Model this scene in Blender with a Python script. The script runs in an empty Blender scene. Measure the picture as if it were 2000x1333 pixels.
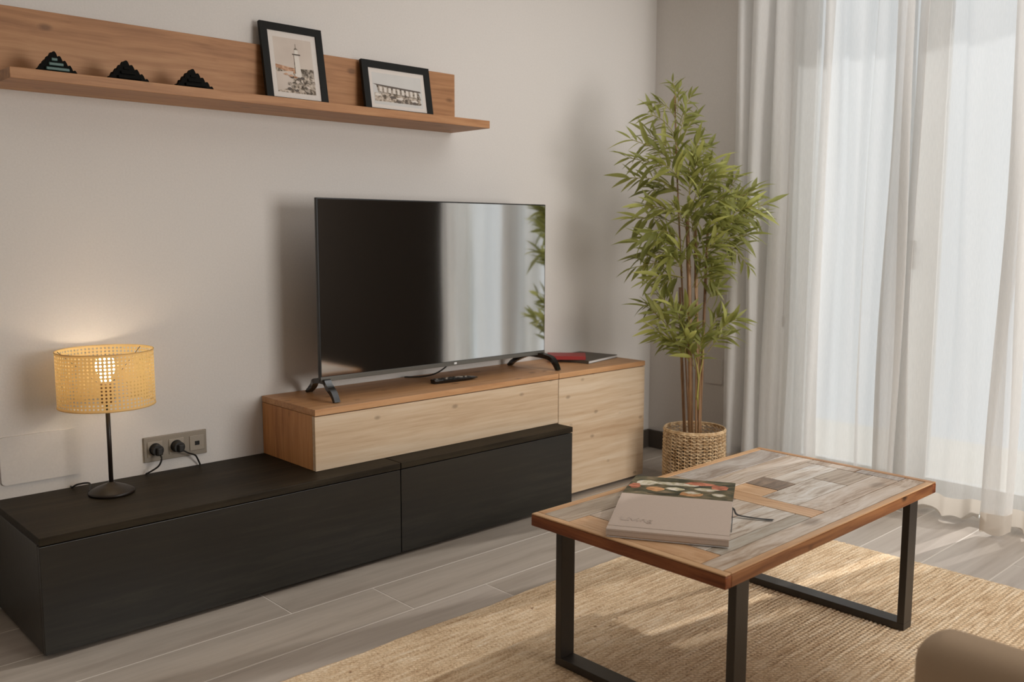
import bpy, bmesh, math, random
from mathutils import Vector, Matrix
random.seed(7)
S = bpy.context.scene
COL = S.collection

# ------------------------------------------------------------------ camera
F_PX = 1774.8
YAW, PITCH, ROLL = 0.7534, -0.1187, 0.0022
cam_d = bpy.data.cameras.new('camera')
cam_d.sensor_width = 36.0
cam_d.lens = F_PX * 36.0 / 2000.0
cam_d.clip_start = 0.05
cam = bpy.data.objects.new('camera', cam_d)
COL.objects.link(cam)
_F = Vector((math.sin(YAW)*math.cos(PITCH), math.cos(YAW)*math.cos(PITCH), math.sin(PITCH)))
_R = Vector((math.cos(YAW), -math.sin(YAW), 0))
_U = _R.cross(_F)
_R2 = _R*math.cos(ROLL) + _U*math.sin(ROLL)
_U2 = _U*math.cos(ROLL) - _R*math.sin(ROLL)
_M = Matrix((( _R2.x, _U2.x, -_F.x, -0.6641), (_R2.y, _U2.y, -_F.y, -2.9617), (_R2.z, _U2.z, -_F.z, 1.1283), (0, 0, 0, 1)))
cam.matrix_world = _M
cam_d.dof.use_dof = True
cam_d.dof.focus_distance = 2.75
cam_d.dof.aperture_fstop = 4.0
S.camera = cam

# ------------------------------------------------------------------ light and exposure
S.view_settings.view_transform = 'Standard'
S.view_settings.look = 'None'
S.view_settings.gamma = 1.0
S.view_settings.exposure = 0.07
S.view_settings.use_curve_mapping = False

world = bpy.data.worlds.new('world')
S.world = world
world.use_nodes = True
_bg = world.node_tree.nodes['Background']
_bg.inputs[0].default_value = (0.89, 0.96, 1.0, 1)
_bg.inputs[1].default_value = 1.03

def lamp(name, kind, loc, rot, energy, color, **kw):
    d = bpy.data.lights.new(name, kind)
    d.energy = energy
    d.color = color
    for k, v in kw.items():
        setattr(d, k, v)
    o = bpy.data.objects.new(name, d)
    o.location = loc
    o.rotation_euler = rot
    COL.objects.link(o)
    return o

def aim(o, direction):
    o.rotation_euler = Vector(direction).to_track_quat('-Z', 'Y').to_euler()

sun = lamp('sun', 'SUN', (6, -1.6, 3), (0, 0, 0), 3.3, (1.0, 0.98, 0.95), angle=math.radians(0.9))
aim(sun, (-0.86, 0.165, -0.50))
# added soft fill from behind the camera; the back wall has no window
rear_light = lamp('rear_fill_light', 'AREA', (2.1, -4.9, 1.3), (0, 0, 0), 88, (1.0, 0.975, 0.945), shape='RECTANGLE', size=1.6, size_y=1.6)
aim(rear_light, (-0.1, 1, 0.0))
# added soft fill under the ceiling, no fixture hangs there
ceil_light = lamp('ceiling_fill', 'AREA', (2.2, -1.8, 2.46), (0, 0, 0), 14, (0.97, 0.98, 1.0), shape='RECTANGLE', size=1.5, size_y=2.2)
aim(ceil_light, (0, 0, -1))

# ------------------------------------------------------------------ materials
def srgb(r, g, b):
    def c(v):
        v /= 255.0
        return v/12.92 if v <= 0.04045 else ((v+0.055)/1.055)**2.4
    return (c(r), c(g), c(b), 1.0)

def new_mat(name):
    m = bpy.data.materials.new(name)
    m.use_nodes = True
    nt = m.node_tree
    return m, nt, nt.nodes, nt.links, nt.nodes['Principled BSDF']

def plain(name, color, rough=0.5, metal=0.0, spec=0.5, bump=0.0, bscale=200):
    m, nt, N, L, P = new_mat(name)
    P.inputs['Base Color'].default_value = color
    P.inputs['Roughness'].default_value = rough
    P.inputs['Metallic'].default_value = metal
    P.inputs['Specular IOR Level'].default_value = spec
    tc = N.new('ShaderNodeTexCoord')
    nz = N.new('ShaderNodeTexNoise'); nz.inputs['Scale'].default_value = bscale; nz.inputs['Detail'].default_value = 3
    L.new(tc.outputs['Object'], nz.inputs['Vector'])
    mx = N.new('ShaderNodeMix'); mx.data_type = 'RGBA'
    mx.inputs[6].default_value = tuple(c*0.93 for c in color[:3])+(1,)
    mx.inputs[7].default_value = tuple(min(1, c*1.05) for c in color[:3])+(1,)
    L.new(nz.outputs['Fac'], mx.inputs[0]); L.new(mx.outputs[2], P.inputs['Base Color'])
    if bump:
        bp = N.new('ShaderNodeBump'); bp.inputs['Strength'].default_value = bump; bp.inputs['Distance'].default_value = 0.002
        L.new(nz.outputs['Fac'], bp.inputs['Height']); L.new(bp.outputs['Normal'], P.inputs['Normal'])
    return m

def wood(name, cols, axis='x', grain=60, stretch=0.045, rough=0.55, knots=0.0, knot_scale=4.0, knot_col=None,
         bump=0.15, seed=0.0, spec=0.35, wobble=0.35, broad=5.0):
    """cols: light, mid, dark. axis: grain direction."""
    m, nt, N, L, P = new_mat(name)
    tc = N.new('ShaderNodeTexCoord')
    mp = N.new('ShaderNodeMapping')
    L.new(tc.outputs['Object'], mp.inputs['Vector'])
    sc = [1, 1, 1]; sc['xyz'.index(axis)] = stretch
    mp.inputs['Scale'].default_value = sc
    mp.inputs['Location'].default_value = (seed, seed*1.7, seed*0.6)
    # low frequency warp
    wz = N.new('ShaderNodeTexNoise'); wz.inputs['Scale'].default_value = 3.0; wz.inputs['Detail'].default_value = 2
    L.new(tc.outputs['Object'], wz.inputs['Vector'])
    wm = N.new('ShaderNodeVectorMath'); wm.operation = 'SCALE'; wm.inputs['Scale'].default_value = wobble*0.1
    L.new(wz.outputs['Color'], wm.inputs[0])
    ad = N.new('ShaderNodeVectorMath'); ad.operation = 'ADD'
    L.new(mp.outputs[0], ad.inputs[0]); L.new(wm.outputs[0], ad.inputs[1])
    g1 = N.new('ShaderNodeTexNoise'); g1.inputs['Scale'].default_value = grain; g1.inputs['Detail'].default_value = 6; g1.inputs['Roughness'].default_value = 0.62
    L.new(ad.outputs[0], g1.inputs['Vector'])
    g2 = N.new('ShaderNodeTexNoise'); g2.inputs['Scale'].default_value = broad; g2.inputs['Detail'].default_value = 3
    L.new(ad.outputs[0], g2.inputs['Vector'])
    mxf = N.new('ShaderNodeMath'); mxf.operation = 'MULTIPLY_ADD'; mxf.inputs[1].default_value = 0.55
    L.new(g1.outputs['Fac'], mxf.inputs[0])
    hf = N.new('ShaderNodeMath'); hf.operation = 'MULTIPLY'; hf.inputs[1].default_value = 0.45
    L.new(g2.outputs['Fac'], hf.inputs[0]); L.new(hf.outputs[0], mxf.inputs[2])
    cr = N.new('ShaderNodeValToRGB')
    e = cr.color_ramp.elements
    e[0].position = 0.36; e[0].color = cols[2]
    e[1].position = 0.64; e[1].color = cols[0]
    mid = cr.color_ramp.elements.new(0.5); mid.color = cols[1]
    L.new(mxf.outputs[0], cr.inputs[0])
    out = cr.outputs[0]
    if knots > 0:
        mk = N.new('ShaderNodeMapping')
        s2 = [knot_scale]*3; s2['xyz'.index(axis)] = knot_scale*0.55
        mk.inputs['Scale'].default_value = s2
        mk.inputs['Location'].default_value = (seed*3.1, seed, seed*2)
        L.new(tc.outputs['Object'], mk.inputs['Vector'])
        vo = N.new('ShaderNodeTexVoronoi'); vo.inputs['Scale'].default_value = 1.0; vo.inputs['Randomness'].default_value = 1.0
        ws = N.new('ShaderNodeTexNoise'); ws.inputs['Scale'].default_value = 30
        L.new(tc.outputs['Object'], ws.inputs['Vector'])
        L.new(mk.outputs[0], vo.inputs['Vector'])
        sb = N.new('ShaderNodeMath'); sb.operation = 'MULTIPLY_ADD'; sb.inputs[1].default_value = 0.05; 
        L.new(ws.outputs['Fac'], sb.inputs[0]); L.new(vo.outputs['Distance'], sb.inputs[2])
        mr = N.new('ShaderNodeMapRange'); mr.inputs['From Min'].default_value = 0.085; mr.inputs['From Max'].default_value = 0.165
        mr.inputs['To Min'].default_value = knots; mr.inputs['To Max'].default_value = 0.0
        L.new(sb.outputs[0], mr.inputs['Value'])
        mx = N.new('ShaderNodeMix'); mx.data_type = 'RGBA'
        L.new(mr.outputs[0], mx.inputs[0]); L.new(out, mx.inputs[6])
        mx.inputs[7].default_value = knot_col or tuple(c*0.35 for c in cols[2][:3])+(1,)
        out = mx.outputs[2]
    L.new(out, P.inputs['Base Color'])
    P.inputs['Roughness'].default_value = rough
    P.inputs['Specular IOR Level'].default_value = spec
    if bump:
        bp = N.new('ShaderNodeBump'); bp.inputs['Strength'].default_value = bump; bp.inputs['Distance'].default_value = 0.001
        L.new(g1.outputs['Fac'], bp.inputs['Height']); L.new(bp.outputs['Normal'], P.inputs['Normal'])
    return m

M = {}
M['wall'] = plain('wall_paint', (0.67, 0.635, 0.598, 1), 0.85, spec=0.2, bump=0.1, bscale=160)
M['ceiling'] = plain('ceiling_paint', (0.72, 0.68, 0.63, 1), 0.9, spec=0.2)
M['screen_dark'] = plain('tv_reflection_dark', (0.016, 0.012, 0.009, 1), 1.0, spec=0.0)
M['base'] = plain('skirting_grey', srgb(78, 70, 62), 0.5)
M['grout'] = plain('grout', srgb(214, 206, 196), 0.9)
OAK = (srgb(216, 196, 170), srgb(205, 180, 150), srgb(186, 156, 124))  # front faces paler than sides and top; window sheen put into the colour
M['oak_x'] = wood('knotty_oak_horizontal', OAK, 'x', knots=0.5, knot_scale=14.0, seed=1.3, rough=0.5, wobble=0.12, broad=9)
M['oak_door'] = wood('knotty_oak_door', OAK, 'x', knots=0.5, knot_scale=14.0, seed=4.4, rough=0.5, wobble=0.15, broad=9)
M['oak_top'] = wood('knotty_oak_top', (srgb(205, 160, 116), srgb(190, 142, 98), srgb(165, 118, 78)), 'x', knots=0.7, knot_scale=10, seed=2.1, rough=0.45)
M['oak_z'] = wood('knotty_oak_vertical', (srgb(205, 152, 102), srgb(190, 134, 84), srgb(160, 105, 62)), 'z', knots=0.85, knot_scale=10, seed=3.7, rough=0.5)
M['shelf_oak'] = wood('shelf_oak', (srgb(186, 140, 98), srgb(170, 122, 82), srgb(142, 98, 64)), 'x', knots=0.6, knot_scale=10, seed=6.2, rough=0.5)
BLK = (srgb(40, 38, 29), srgb(22, 20, 14), srgb(9, 8, 5))
M['black_x'] = wood('black_stained_wood', BLK, 'x', knots=0.0, seed=1.9, rough=0.42, bump=0.3, spec=0.4)
M['black_top'] = wood('black_stained_lamp_warm_top', (srgb(54, 46, 33), srgb(40, 33, 23), srgb(28, 23, 15)), 'x', seed=5.2, rough=0.55, bump=0.25, spec=0.15)  # same wood as the fronts; lamp warmth on top put into the colour
for _n in ('black_x',):
    _p = M[_n].node_tree.nodes['Principled BSDF']
    _p.inputs['Specular IOR Level'].default_value = 0.7
    _p.inputs['Roughness'].default_value = 0.34
M['shadow_gap'] = plain('black_plinth', (0.01, 0.009, 0.008, 1), 0.8)
M['floor_a'] = wood('grey_oak_tile_a', (srgb(186, 175, 163), srgb(174, 163, 151), srgb(156, 144, 132)), 'x', grain=30, broad=7, seed=0.4, rough=0.42, knots=0.0, bump=0.05, spec=0.4)
M['floor_b'] = wood('grey_oak_tile_b', (srgb(180, 169, 157), srgb(167, 156, 144), srgb(145, 134, 122)), 'x', grain=30, broad=7, seed=3.9, rough=0.42, bump=0.05, spec=0.4)
M['floor_c'] = wood('grey_oak_tile_c', (srgb(190, 180, 169), srgb(179, 168, 157), srgb(163, 151, 140)), 'x', grain=30, broad=7, seed=8.3, rough=0.42, bump=0.05, spec=0.4)
M['pine_edge'] = wood('table_pine_edge', (srgb(160, 98, 58), srgb(122, 66, 36), srgb(70, 34, 18)), 'y', knots=0.85, knot_scale=11, broad=10, seed=2.2, rough=0.45, bump=0.3)
M['pine_edge_x'] = wood('table_pine_edge_long', (srgb(152, 102, 62), srgb(116, 70, 40), srgb(68, 38, 22)), 'x', knots=0.85, knot_scale=11, broad=10, seed=2.6, rough=0.45, bump=0.3)
M['pine_gloss_wear_y'] = wood('table_pine_gloss_wear_end', (srgb(212, 176, 136), srgb(196, 154, 112), srgb(170, 124, 82)), 'y', seed=1.2, rough=0.4)
M['pine_gloss_wear'] = wood('table_pine_gloss_wear', (srgb(212, 176, 136), srgb(196, 154, 112), srgb(170, 124, 82)), 'x', seed=1.2, rough=0.4)
def tplank(n, a, b, c, seed, axis='x', kn=0.5, ks=6):
    return wood(n, (srgb(*a), srgb(*b), srgb(*c)), axis, grain=110, broad=22, knots=kn, knot_scale=ks, knot_col=srgb(105, 85, 66), seed=seed, rough=0.38, bump=0.35, wobble=0.8, spec=0.45, stretch=0.07)
M['t_pale'] = tplank('table_plank_pale', (210, 198, 186), (192, 174, 156), (150, 122, 96), 1.1)
M['t_grey'] = tplank('table_plank_grey', (188, 180, 172), (168, 156, 146), (132, 114, 100), 2.4)
M['t_blue'] = tplank('table_plank_bluish', (186, 184, 174), (174, 164, 150), (150, 132, 112), 3.6)
M['t_white'] = tplank('table_plank_whitewashed', (220, 216, 210), (198, 186, 172), (140, 116, 94), 4.2, kn=0.7, ks=9)
M['t_orange'] = tplank('table_plank_orange', (212, 176, 138), (198, 156, 116), (172, 126, 86), 5.5, axis='y', kn=0.3)
M['t_dark'] = tplank('table_plank_weathered', (158, 134, 112), (126, 106, 90), (84, 70, 60), 6.1, kn=0.2)
M['t_carved'] = tplank('table_plank_carved', (194, 180, 162), (178, 160, 140), (140, 118, 96), 7.3, kn=0.8, ks=16)
M['iron'] = plain('black_iron', srgb(48, 42, 36), 0.42, spec=0.5, bump=0.05)
M['lamp_iron'] = plain('lamp_black_iron', srgb(36, 27, 20), 0.38, spec=0.5)
M['tv_body'] = plain('tv_black_plastic', srgb(22, 20, 18), 0.3, spec=0.5)
M['tv_chin'] = plain('tv_grey_strip', srgb(120, 118, 112), 0.28, metal=0.7)
M['tv_logo'] = plain('tv_badge', srgb(225, 225, 225), 0.3)
M['gloss_black'] = plain('gloss_black_plastic', srgb(14, 13, 12), 0.18, spec=0.6)
M['cord'] = plain('black_cord', srgb(26, 22, 18), 0.5)
M['steel'] = plain('brushed_grey_plate', srgb(142, 132, 118), 0.35, metal=0.35)
M['steel_in'] = plain('socket_insert_grey', srgb(150, 140, 126), 0.4, metal=0.2)
M['cover'] = plain('white_cover_plate', srgb(206, 196, 186), 0.6, spec=0.3)
M['frame'] = plain('black_frame', srgb(14, 14, 10), 0.6, spec=0.25)
M['mat_paper'] = plain('picture_mount', srgb(214, 206, 198), 0.7)
M['paper'] = plain('page_paper', srgb(222, 220, 218), 0.7)
M['cover_pale'] = plain('pale_book_cover', srgb(190, 172, 158), 0.55, spec=0.3)
M['emboss'] = plain('embossed_letters', srgb(184, 167, 154), 0.45)
M['red'] = plain('red_book_cover', srgb(160, 52, 50), 0.5)
M['book_dark'] = plain('dark_book_cover', srgb(84, 76, 66), 0.5)
M['ribbon'] = plain('black_ribbon', srgb(24, 20, 18), 0.5)
M['frame_white'] = plain('white_window_frame', srgb(226, 226, 222), 0.4)
M['outside'] = plain('balcony_concrete', srgb(220, 216, 208), 0.8)
M['sofa'] = plain('beige_upholstery', srgb(176, 154, 130), 0.9, spec=0.15, bump=0.4, bscale=700)
M['orn_dark'] = plain('ornament_black', srgb(11, 11, 8), 0.8, spec=0.15)
M['orn_teal'] = plain('ornament_teal', srgb(76, 104, 98), 0.45)
M['cane'] = wood('bamboo_cane', (srgb(166, 134, 98), srgb(138, 104, 72), srgb(100, 72, 48)), 'z', grain=90, broad=8, seed=1.0, rough=0.4, bump=0.2)
M['cane_green'] = plain('green_stem', srgb(150, 140, 66), 0.5)
M['soil'] = plain('dark_moss', srgb(52, 40, 28), 0.95, bump=0.6, bscale=60)
M['pot'] = plain('inner_pot', srgb(50, 40, 30), 0.8)

def rattan():
    m, nt, N, L, P = new_mat('seagrass_rattan')
    tc = N.new('ShaderNodeTexCoord')
    n = N.new('ShaderNodeTexNoise'); n.inputs['Scale'].default_value = 55; n.inputs['Detail'].default_value = 4
    L.new(tc.outputs['Object'], n.inputs['Vector'])
    cr = N.new('ShaderNodeValToRGB')
    cr.color_ramp.elements[0].position = 0.3; cr.color_ramp.elements[0].color = srgb(172, 134, 88)
    cr.color_ramp.elements[1].position = 0.7; cr.color_ramp.elements[1].color = srgb(236, 210, 170)
    L.new(n.outputs['Fac'], cr.inputs[0]); L.new(cr.outputs[0], P.inputs['Base Color'])
    P.inputs['Roughness'].default_value = 0.55
    return m
M['rattan'] = rattan()

def leaf_mat(name, a, b):
    m, nt, N, L, P = new_mat(name)
    tc = N.new('ShaderNodeTexCoord')
    n = N.new('ShaderNodeTexNoise'); n.inputs['Scale'].default_value = 9
    L.new(tc.outputs['Object'], n.inputs['Vector'])
    oi = N.new('ShaderNodeObjectInfo')
    ma = N.new('ShaderNodeMath'); ma.operation = 'MULTIPLY_ADD'; ma.inputs[1].default_value = 0.6
    L.new(oi.outputs['Random'], ma.inputs[0])
    mb = N.new('ShaderNodeMath'); mb.operation = 'MULTIPLY'; mb.inputs[1].default_value = 0.45
    L.new(n.outputs['Fac'], mb.inputs[0]); L.new(mb.outputs[0], ma.inputs[2])
    mx = N.new('ShaderNodeMix'); mx.data_type = 'RGBA'; mx.clamp_factor = True
    mx.inputs[6].default_value = a; mx.inputs[7].default_value = b
    L.new(ma.outputs[0], mx.inputs[0])
    L.new(mx.outputs[2], P.inputs['Base Color'])
    P.inputs['Roughness'].default_value = 0.45
    tr = N.new('ShaderNodeBsdfTranslucent'); L.new(mx.outputs[2], tr.inputs['Color'])
    ms = N.new('ShaderNodeMixShader'); ms.inputs[0].default_value = 0.5
    L.new(P.outputs[0], ms.inputs[1]); L.new(tr.outputs[0], ms.inputs[2])
    L.new(ms.outputs[0], N['Material Output'].inputs['Surface'])
    return m
M['leaf'] = leaf_mat('bamboo_leaf', srgb(104, 110, 50), srgb(214, 214, 126))
M['leaf_pale'] = leaf_mat('bamboo_leaf_pale', srgb(170, 174, 104), srgb(214, 214, 150))

def sheer():
    m, nt, N, L, P = new_mat('sheer_linen')
    N.remove(P)
    tc = N.new('ShaderNodeTexCoord')
    mp = N.new('ShaderNodeMapping'); mp.inputs['Scale'].default_value = (900, 900, 30)
    L.new(tc.outputs['Object'], mp.inputs['Vector'])
    n = N.new('ShaderNodeTexNoise'); n.inputs['Scale'].default_value = 1; n.inputs['Detail'].default_value = 1
    L.new(mp.outputs[0], n.inputs['Vector'])
    df = N.new('ShaderNodeBsdfDiffuse'); df.inputs['Color'].default_value = (0.80, 0.78, 0.75, 1)
    tl = N.new('ShaderNodeBsdfTranslucent'); tl.inputs['Color'].default_value = (0.84, 0.86, 0.87, 1)
    tp = N.new('ShaderNodeBsdfTransparent'); tp.inputs['Color'].default_value = (1, 1, 1, 1)
    m1 = N.new('ShaderNodeMixShader'); m1.inputs[0].default_value = 0.20
    L.new(df.outputs[0], m1.inputs[1]); L.new(tl.outputs[0], m1.inputs[2])
    mr = N.new('ShaderNodeMapRange'); mr.inputs['To Min'].default_value = 0.26; mr.inputs['To Max'].default_value = 0.44
    L.new(n.outputs['Fac'], mr.inputs['Value'])
    m2 = N.new('ShaderNodeMixShader')
    L.new(mr.outputs[0], m2.inputs[0]); L.new(m1.outputs[0], m2.inputs[1]); L.new(tp.outputs[0], m2.inputs[2])
    L.new(m2.outputs[0], N['Material Output'].inputs['Surface'])
    return m
M['sheer'] = sheer()

def hem_mat():
    m, nt, N, L, P = new_mat('sheer_double_hem')
    P.inputs['Base Color'].default_value = (0.66, 0.60, 0.53, 1)
    P.inputs['Roughness'].default_value = 0.9
    tl = N.new('ShaderNodeBsdfTranslucent'); tl.inputs['Color'].default_value = (0.7, 0.63, 0.55, 1)
    ms = N.new('ShaderNodeMixShader'); ms.inputs[0].default_value = 0.5
    L.new(P.outputs[0], ms.inputs[1]); L.new(tl.outputs[0], ms.inputs[2])
    L.new(ms.outputs[0], N['Material Output'].inputs['Surface'])
    return m
M['hem'] = hem_mat()

def glass():
    m, nt, N, L, P = new_mat('window_glass')
    N.remove(P)
    tp = N.new('ShaderNodeBsdfTransparent'); gl = N.new('ShaderNodeBsdfGlossy'); gl.inputs['Roughness'].default_value = 0.02
    fr = N.new('ShaderNodeFresnel'); fr.inputs['IOR'].default_value = 1.3
    ms = N.new('ShaderNodeMixShader')
    L.new(fr.outputs[0], ms.inputs[0]); L.new(tp.outputs[0], ms.inputs[1]); L.new(gl.outputs[0], ms.inputs[2])
    L.new(ms.outputs[0], N['Material Output'].inputs['Surface'])
    return m
M['glass'] = glass()

def tv_screen():
    m, nt, N, L, P = new_mat('tv_screen_glass')
    N.remove(P)
    df = N.new('ShaderNodeBsdfDiffuse'); df.inputs['Color'].default_value = (0.004, 0.004, 0.004, 1)
    gl = N.new('ShaderNodeBsdfGlossy'); gl.inputs['Roughness'].default_value = 0.06; gl.inputs['Color'].default_value = (0.95, 0.97, 0.98, 1)
    ms = N.new('ShaderNodeMixShader'); ms.inputs[0].default_value = 0.76
    L.new(df.outputs[0], ms.inputs[1]); L.new(gl.outputs[0], ms.inputs[2])
    L.new(ms.outputs[0], N['Material Output'].inputs['Surface'])
    return m
M['screen'] = tv_screen()

def shade_mat():
    m, nt, N, L, P = new_mat('cream_lampshade')
    P.inputs['Base Color'].default_value = srgb(222, 194, 134)
    P.inputs['Roughness'].default_value = 0.6
    tl = N.new('ShaderNodeBsdfTranslucent'); tl.inputs['Color'].default_value = srgb(236, 190, 118)
    ms = N.new('ShaderNodeMixShader'); ms.inputs[0].default_value = 0.32
    L.new(P.outputs[0], ms.inputs[1]); L.new(tl.outputs[0], ms.inputs[2])
    L.new(ms.outputs[0], N['Material Output'].inputs['Surface'])
    return m
M['shade'] = shade_mat()
def emit(name, col, s):
    m, nt, N, L, P = new_mat(name)
    P.inputs['Base Color'].default_value = col
    P.inputs['Emission Color'].default_value = col
    P.inputs['Emission Strength'].default_value = s
    return m
M['bulb'] = emit('lit_bulb', (1.0, 0.86, 0.66, 1), 14)

def jute():
    m, nt, N, L, P = new_mat('braided_jute')
    tc = N.new('ShaderNodeTexCoord')
    mp = N.new('ShaderNodeMapping'); mp.inputs['Scale'].default_value = (9, 80, 1)
    L.new(tc.outputs['Object'], mp.inputs['Vector'])
    n1 = N.new('ShaderNodeTexNoise'); n1.inputs['Scale'].default_value = 1; n1.inputs['Detail'].default_value = 5
    L.new(mp.outputs[0], n1.inputs['Vector'])
    n2 = N.new('ShaderNodeTexNoise'); n2.inputs['Scale'].default_value = 170; n2.inputs['Detail'].default_value = 4; n2.inputs['Roughness'].default_value = 0.7
    L.new(tc.outputs['Object'], n2.inputs['Vector'])
    n3 = N.new('ShaderNodeTexNoise'); n3.inputs['Scale'].default_value = 2.2
    L.new(tc.outputs['Object'], n3.inputs['Vector'])
    a = N.new('ShaderNodeMath'); a.operation = 'MULTIPLY_ADD'; a.inputs[1].default_value = 0.4
    L.new(n1.outputs['Fac'], a.inputs[0])
    b = N.new('ShaderNodeMath'); b.operation = 'MULTIPLY_ADD'; b.inputs[1].default_value = 0.45
    L.new(n2.outputs['Fac'], b.inputs[0])
    c = N.new('ShaderNodeMath'); c.operation = 'MULTIPLY'; c.inputs[1].default_value = 0.15
    L.new(n3.outputs['Fac'], c.inputs[0]); L.new(c.outputs[0], b.inputs[2]); L.new(b.outputs[0], a.inputs[2])
    cr = N.new('ShaderNodeValToRGB')
    e = cr.color_ramp.elements
    e[0].position = 0.36; e[0].color = srgb(180, 146, 112)
    e[1].position = 0.66; e[1].color = srgb(250, 232, 206)
    k = e.new(0.5); k.color = srgb(228, 200, 164)
    L.new(a.outputs[0], cr.inputs[0])
    # dark fibres
    vo = N.new('ShaderNodeTexVoronoi'); vo.inputs['Scale'].default_value = 13
    L.new(tc.outputs['Object'], vo.inputs['Vector'])
    ad = N.new('ShaderNodeMath'); ad.operation = 'MULTIPLY_ADD'; ad.inputs[1].default_value = 0.16
    n4 = N.new('ShaderNodeTexNoise'); n4.inputs['Scale'].default_value = 140
    L.new(tc.outputs['Object'], n4.inputs['Vector'])
    L.new(n4.outputs['Fac'], ad.inputs[0]); L.new(vo.outputs['Distance'], ad.inputs[2])
    mr = N.new('ShaderNodeMapRange'); mr.inputs['From Min'].default_value = 0.12; mr.inputs['From Max'].default_value = 0.17
    mr.inputs['To Min'].default_value = 0.7; mr.inputs['To Max'].default_value = 0.0
    L.new(ad.outputs[0], mr.inputs['Value'])
    mx = N.new('ShaderNodeMix'); mx.data_type = 'RGBA'; mx.inputs[7].default_value = srgb(122, 82, 52)
    L.new(mr.outputs[0], mx.inputs[0]); L.new(cr.outputs[0], mx.inputs[6])
    L.new(mx.outputs[2], P.inputs['Base Color'])
    P.inputs['Roughness'].default_value = 0.95; P.inputs['Specular IOR Level'].default_value = 0.1
    wv = N.new('ShaderNodeTexWave'); wv.inputs['Scale'].default_value = 42; wv.bands_direction = 'DIAGONAL'; wv.inputs['Distortion'].default_value = 3
    L.new(tc.outputs['Object'], wv.inputs['Vector'])
    hh = N.new('ShaderNodeMath'); hh.operation = 'MULTIPLY_ADD'; hh.inputs[1].default_value = 0.5
    L.new(wv.outputs['Fac'], hh.inputs[0]); L.new(n2.outputs['Fac'], hh.inputs[2])
    bp = N.new('ShaderNodeBump'); bp.inputs['Strength'].default_value = 0.7; bp.inputs['Distance'].default_value = 0.004
    L.new(hh.outputs[0], bp.inputs['Height']); L.new(bp.outputs['Normal'], P.inputs['Normal'])
    return m
M['jute'] = jute()

def ramp_noise(name, stops, scale=40, detail=3, vec=(1, 1, 1), kind='NOISE', rough=0.6, spec=0.3):
    m, nt, N, L, P = new_mat(name)
    tc = N.new('ShaderNodeTexCoord'); mp = N.new('ShaderNodeMapping'); mp.inputs['Scale'].default_value = vec
    L.new(tc.outputs['Object'], mp.inputs['Vector'])
    if kind == 'NOISE':
        n = N.new('ShaderNodeTexNoise'); n.inputs['Detail'].default_value = detail; o = n.outputs['Fac']
    else:
        n = N.new('ShaderNodeTexVoronoi'); o = n.outputs['Color']
    n.inputs['Scale'].default_value = scale
    L.new(mp.outputs[0], n.inputs['Vector'])
    cr = N.new('ShaderNodeValToRGB')
    e = cr.color_ramp.elements
    e[0].position, e[0].color = stops[0]
    e[1].position, e[1].color = stops[-1]
    for p, c in stops[1:-1]:
        k = e.new(p); k.color = c
    L.new(o, cr.inputs[0]); L.new(cr.outputs[0], P.inputs['Base Color'])
    P.inputs['Roughness'].default_value = rough; P.inputs['Specular IOR Level'].default_value = spec
    return m
M['pic_sky'] = ramp_noise('print_sky', [(0.3, srgb(196, 182, 170)), (0.7, srgb(208, 196, 184))], 8)
M['pic_sky2'] = ramp_noise('print_sky_grey', [(0.3, srgb(196, 194, 190)), (0.7, srgb(206, 204, 200))], 8)
M['pic_rock'] = ramp_noise('print_rocks', [(0.36, srgb(96, 84, 70)), (0.5, srgb(176, 162, 146)), (0.64, srgb(206, 194, 180))], 95, 4)
M['pic_brown'] = ramp_noise('print_hill', [(0.38, srgb(150, 104, 72)), (0.62, srgb(206, 168, 140))], 60, 4, (1, 1, 3))
M['pic_white'] = plain('print_white', srgb(216, 208, 198), 0.7)
M['pic_dark'] = plain('print_dark', srgb(92, 82, 74), 0.7)
M['pic_mid'] = ramp_noise('print_mid', [(0.4, srgb(84, 74, 62)), (0.6, srgb(170, 158, 144))], 90, 4)
M['photo_base'] = ramp_noise('cover_photo_green', [(0.34, srgb(50, 50, 32)), (0.52, srgb(92, 84, 58)), (0.7, srgb(140, 118, 92))], 26, 4)
M['photo_dark'] = ramp_noise('cover_photo_dark', [(0.4, srgb(38, 40, 26)), (0.6, srgb(66, 58, 38))], 50, 4)
M['photo_cream'] = ramp_noise('cover_photo_cream', [(0.4, srgb(168, 158, 120)), (0.6, srgb(216, 206, 190))], 60, 4)
M['photo_coral'] = ramp_noise('cover_photo_coral', [(0.4, srgb(150, 84, 58)), (0.6, srgb(204, 128, 98))], 50, 4)
M['photo_orange'] = ramp_noise('cover_photo_orange', [(0.4, srgb(172, 120, 74)), (0.6, srgb(212, 162, 112))], 50, 4)

# ------------------------------------------------------------------ geometry helpers
def link(o):
    COL.objects.link(o); return o

def thing(name, label, cat, loc=(0, 0, 0), group=None):
    o = bpy.data.objects.new(name, None)
    o.empty_display_size = 0.05
    o.location = loc
    o['label'] = label; o['category'] = cat
    if group: o['group'] = group
    return link(o)

def wloc(o):
    v = Vector((0, 0, 0))
    while o is not None:
        v += Vector(o.location); o = o.parent
    return v

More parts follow.
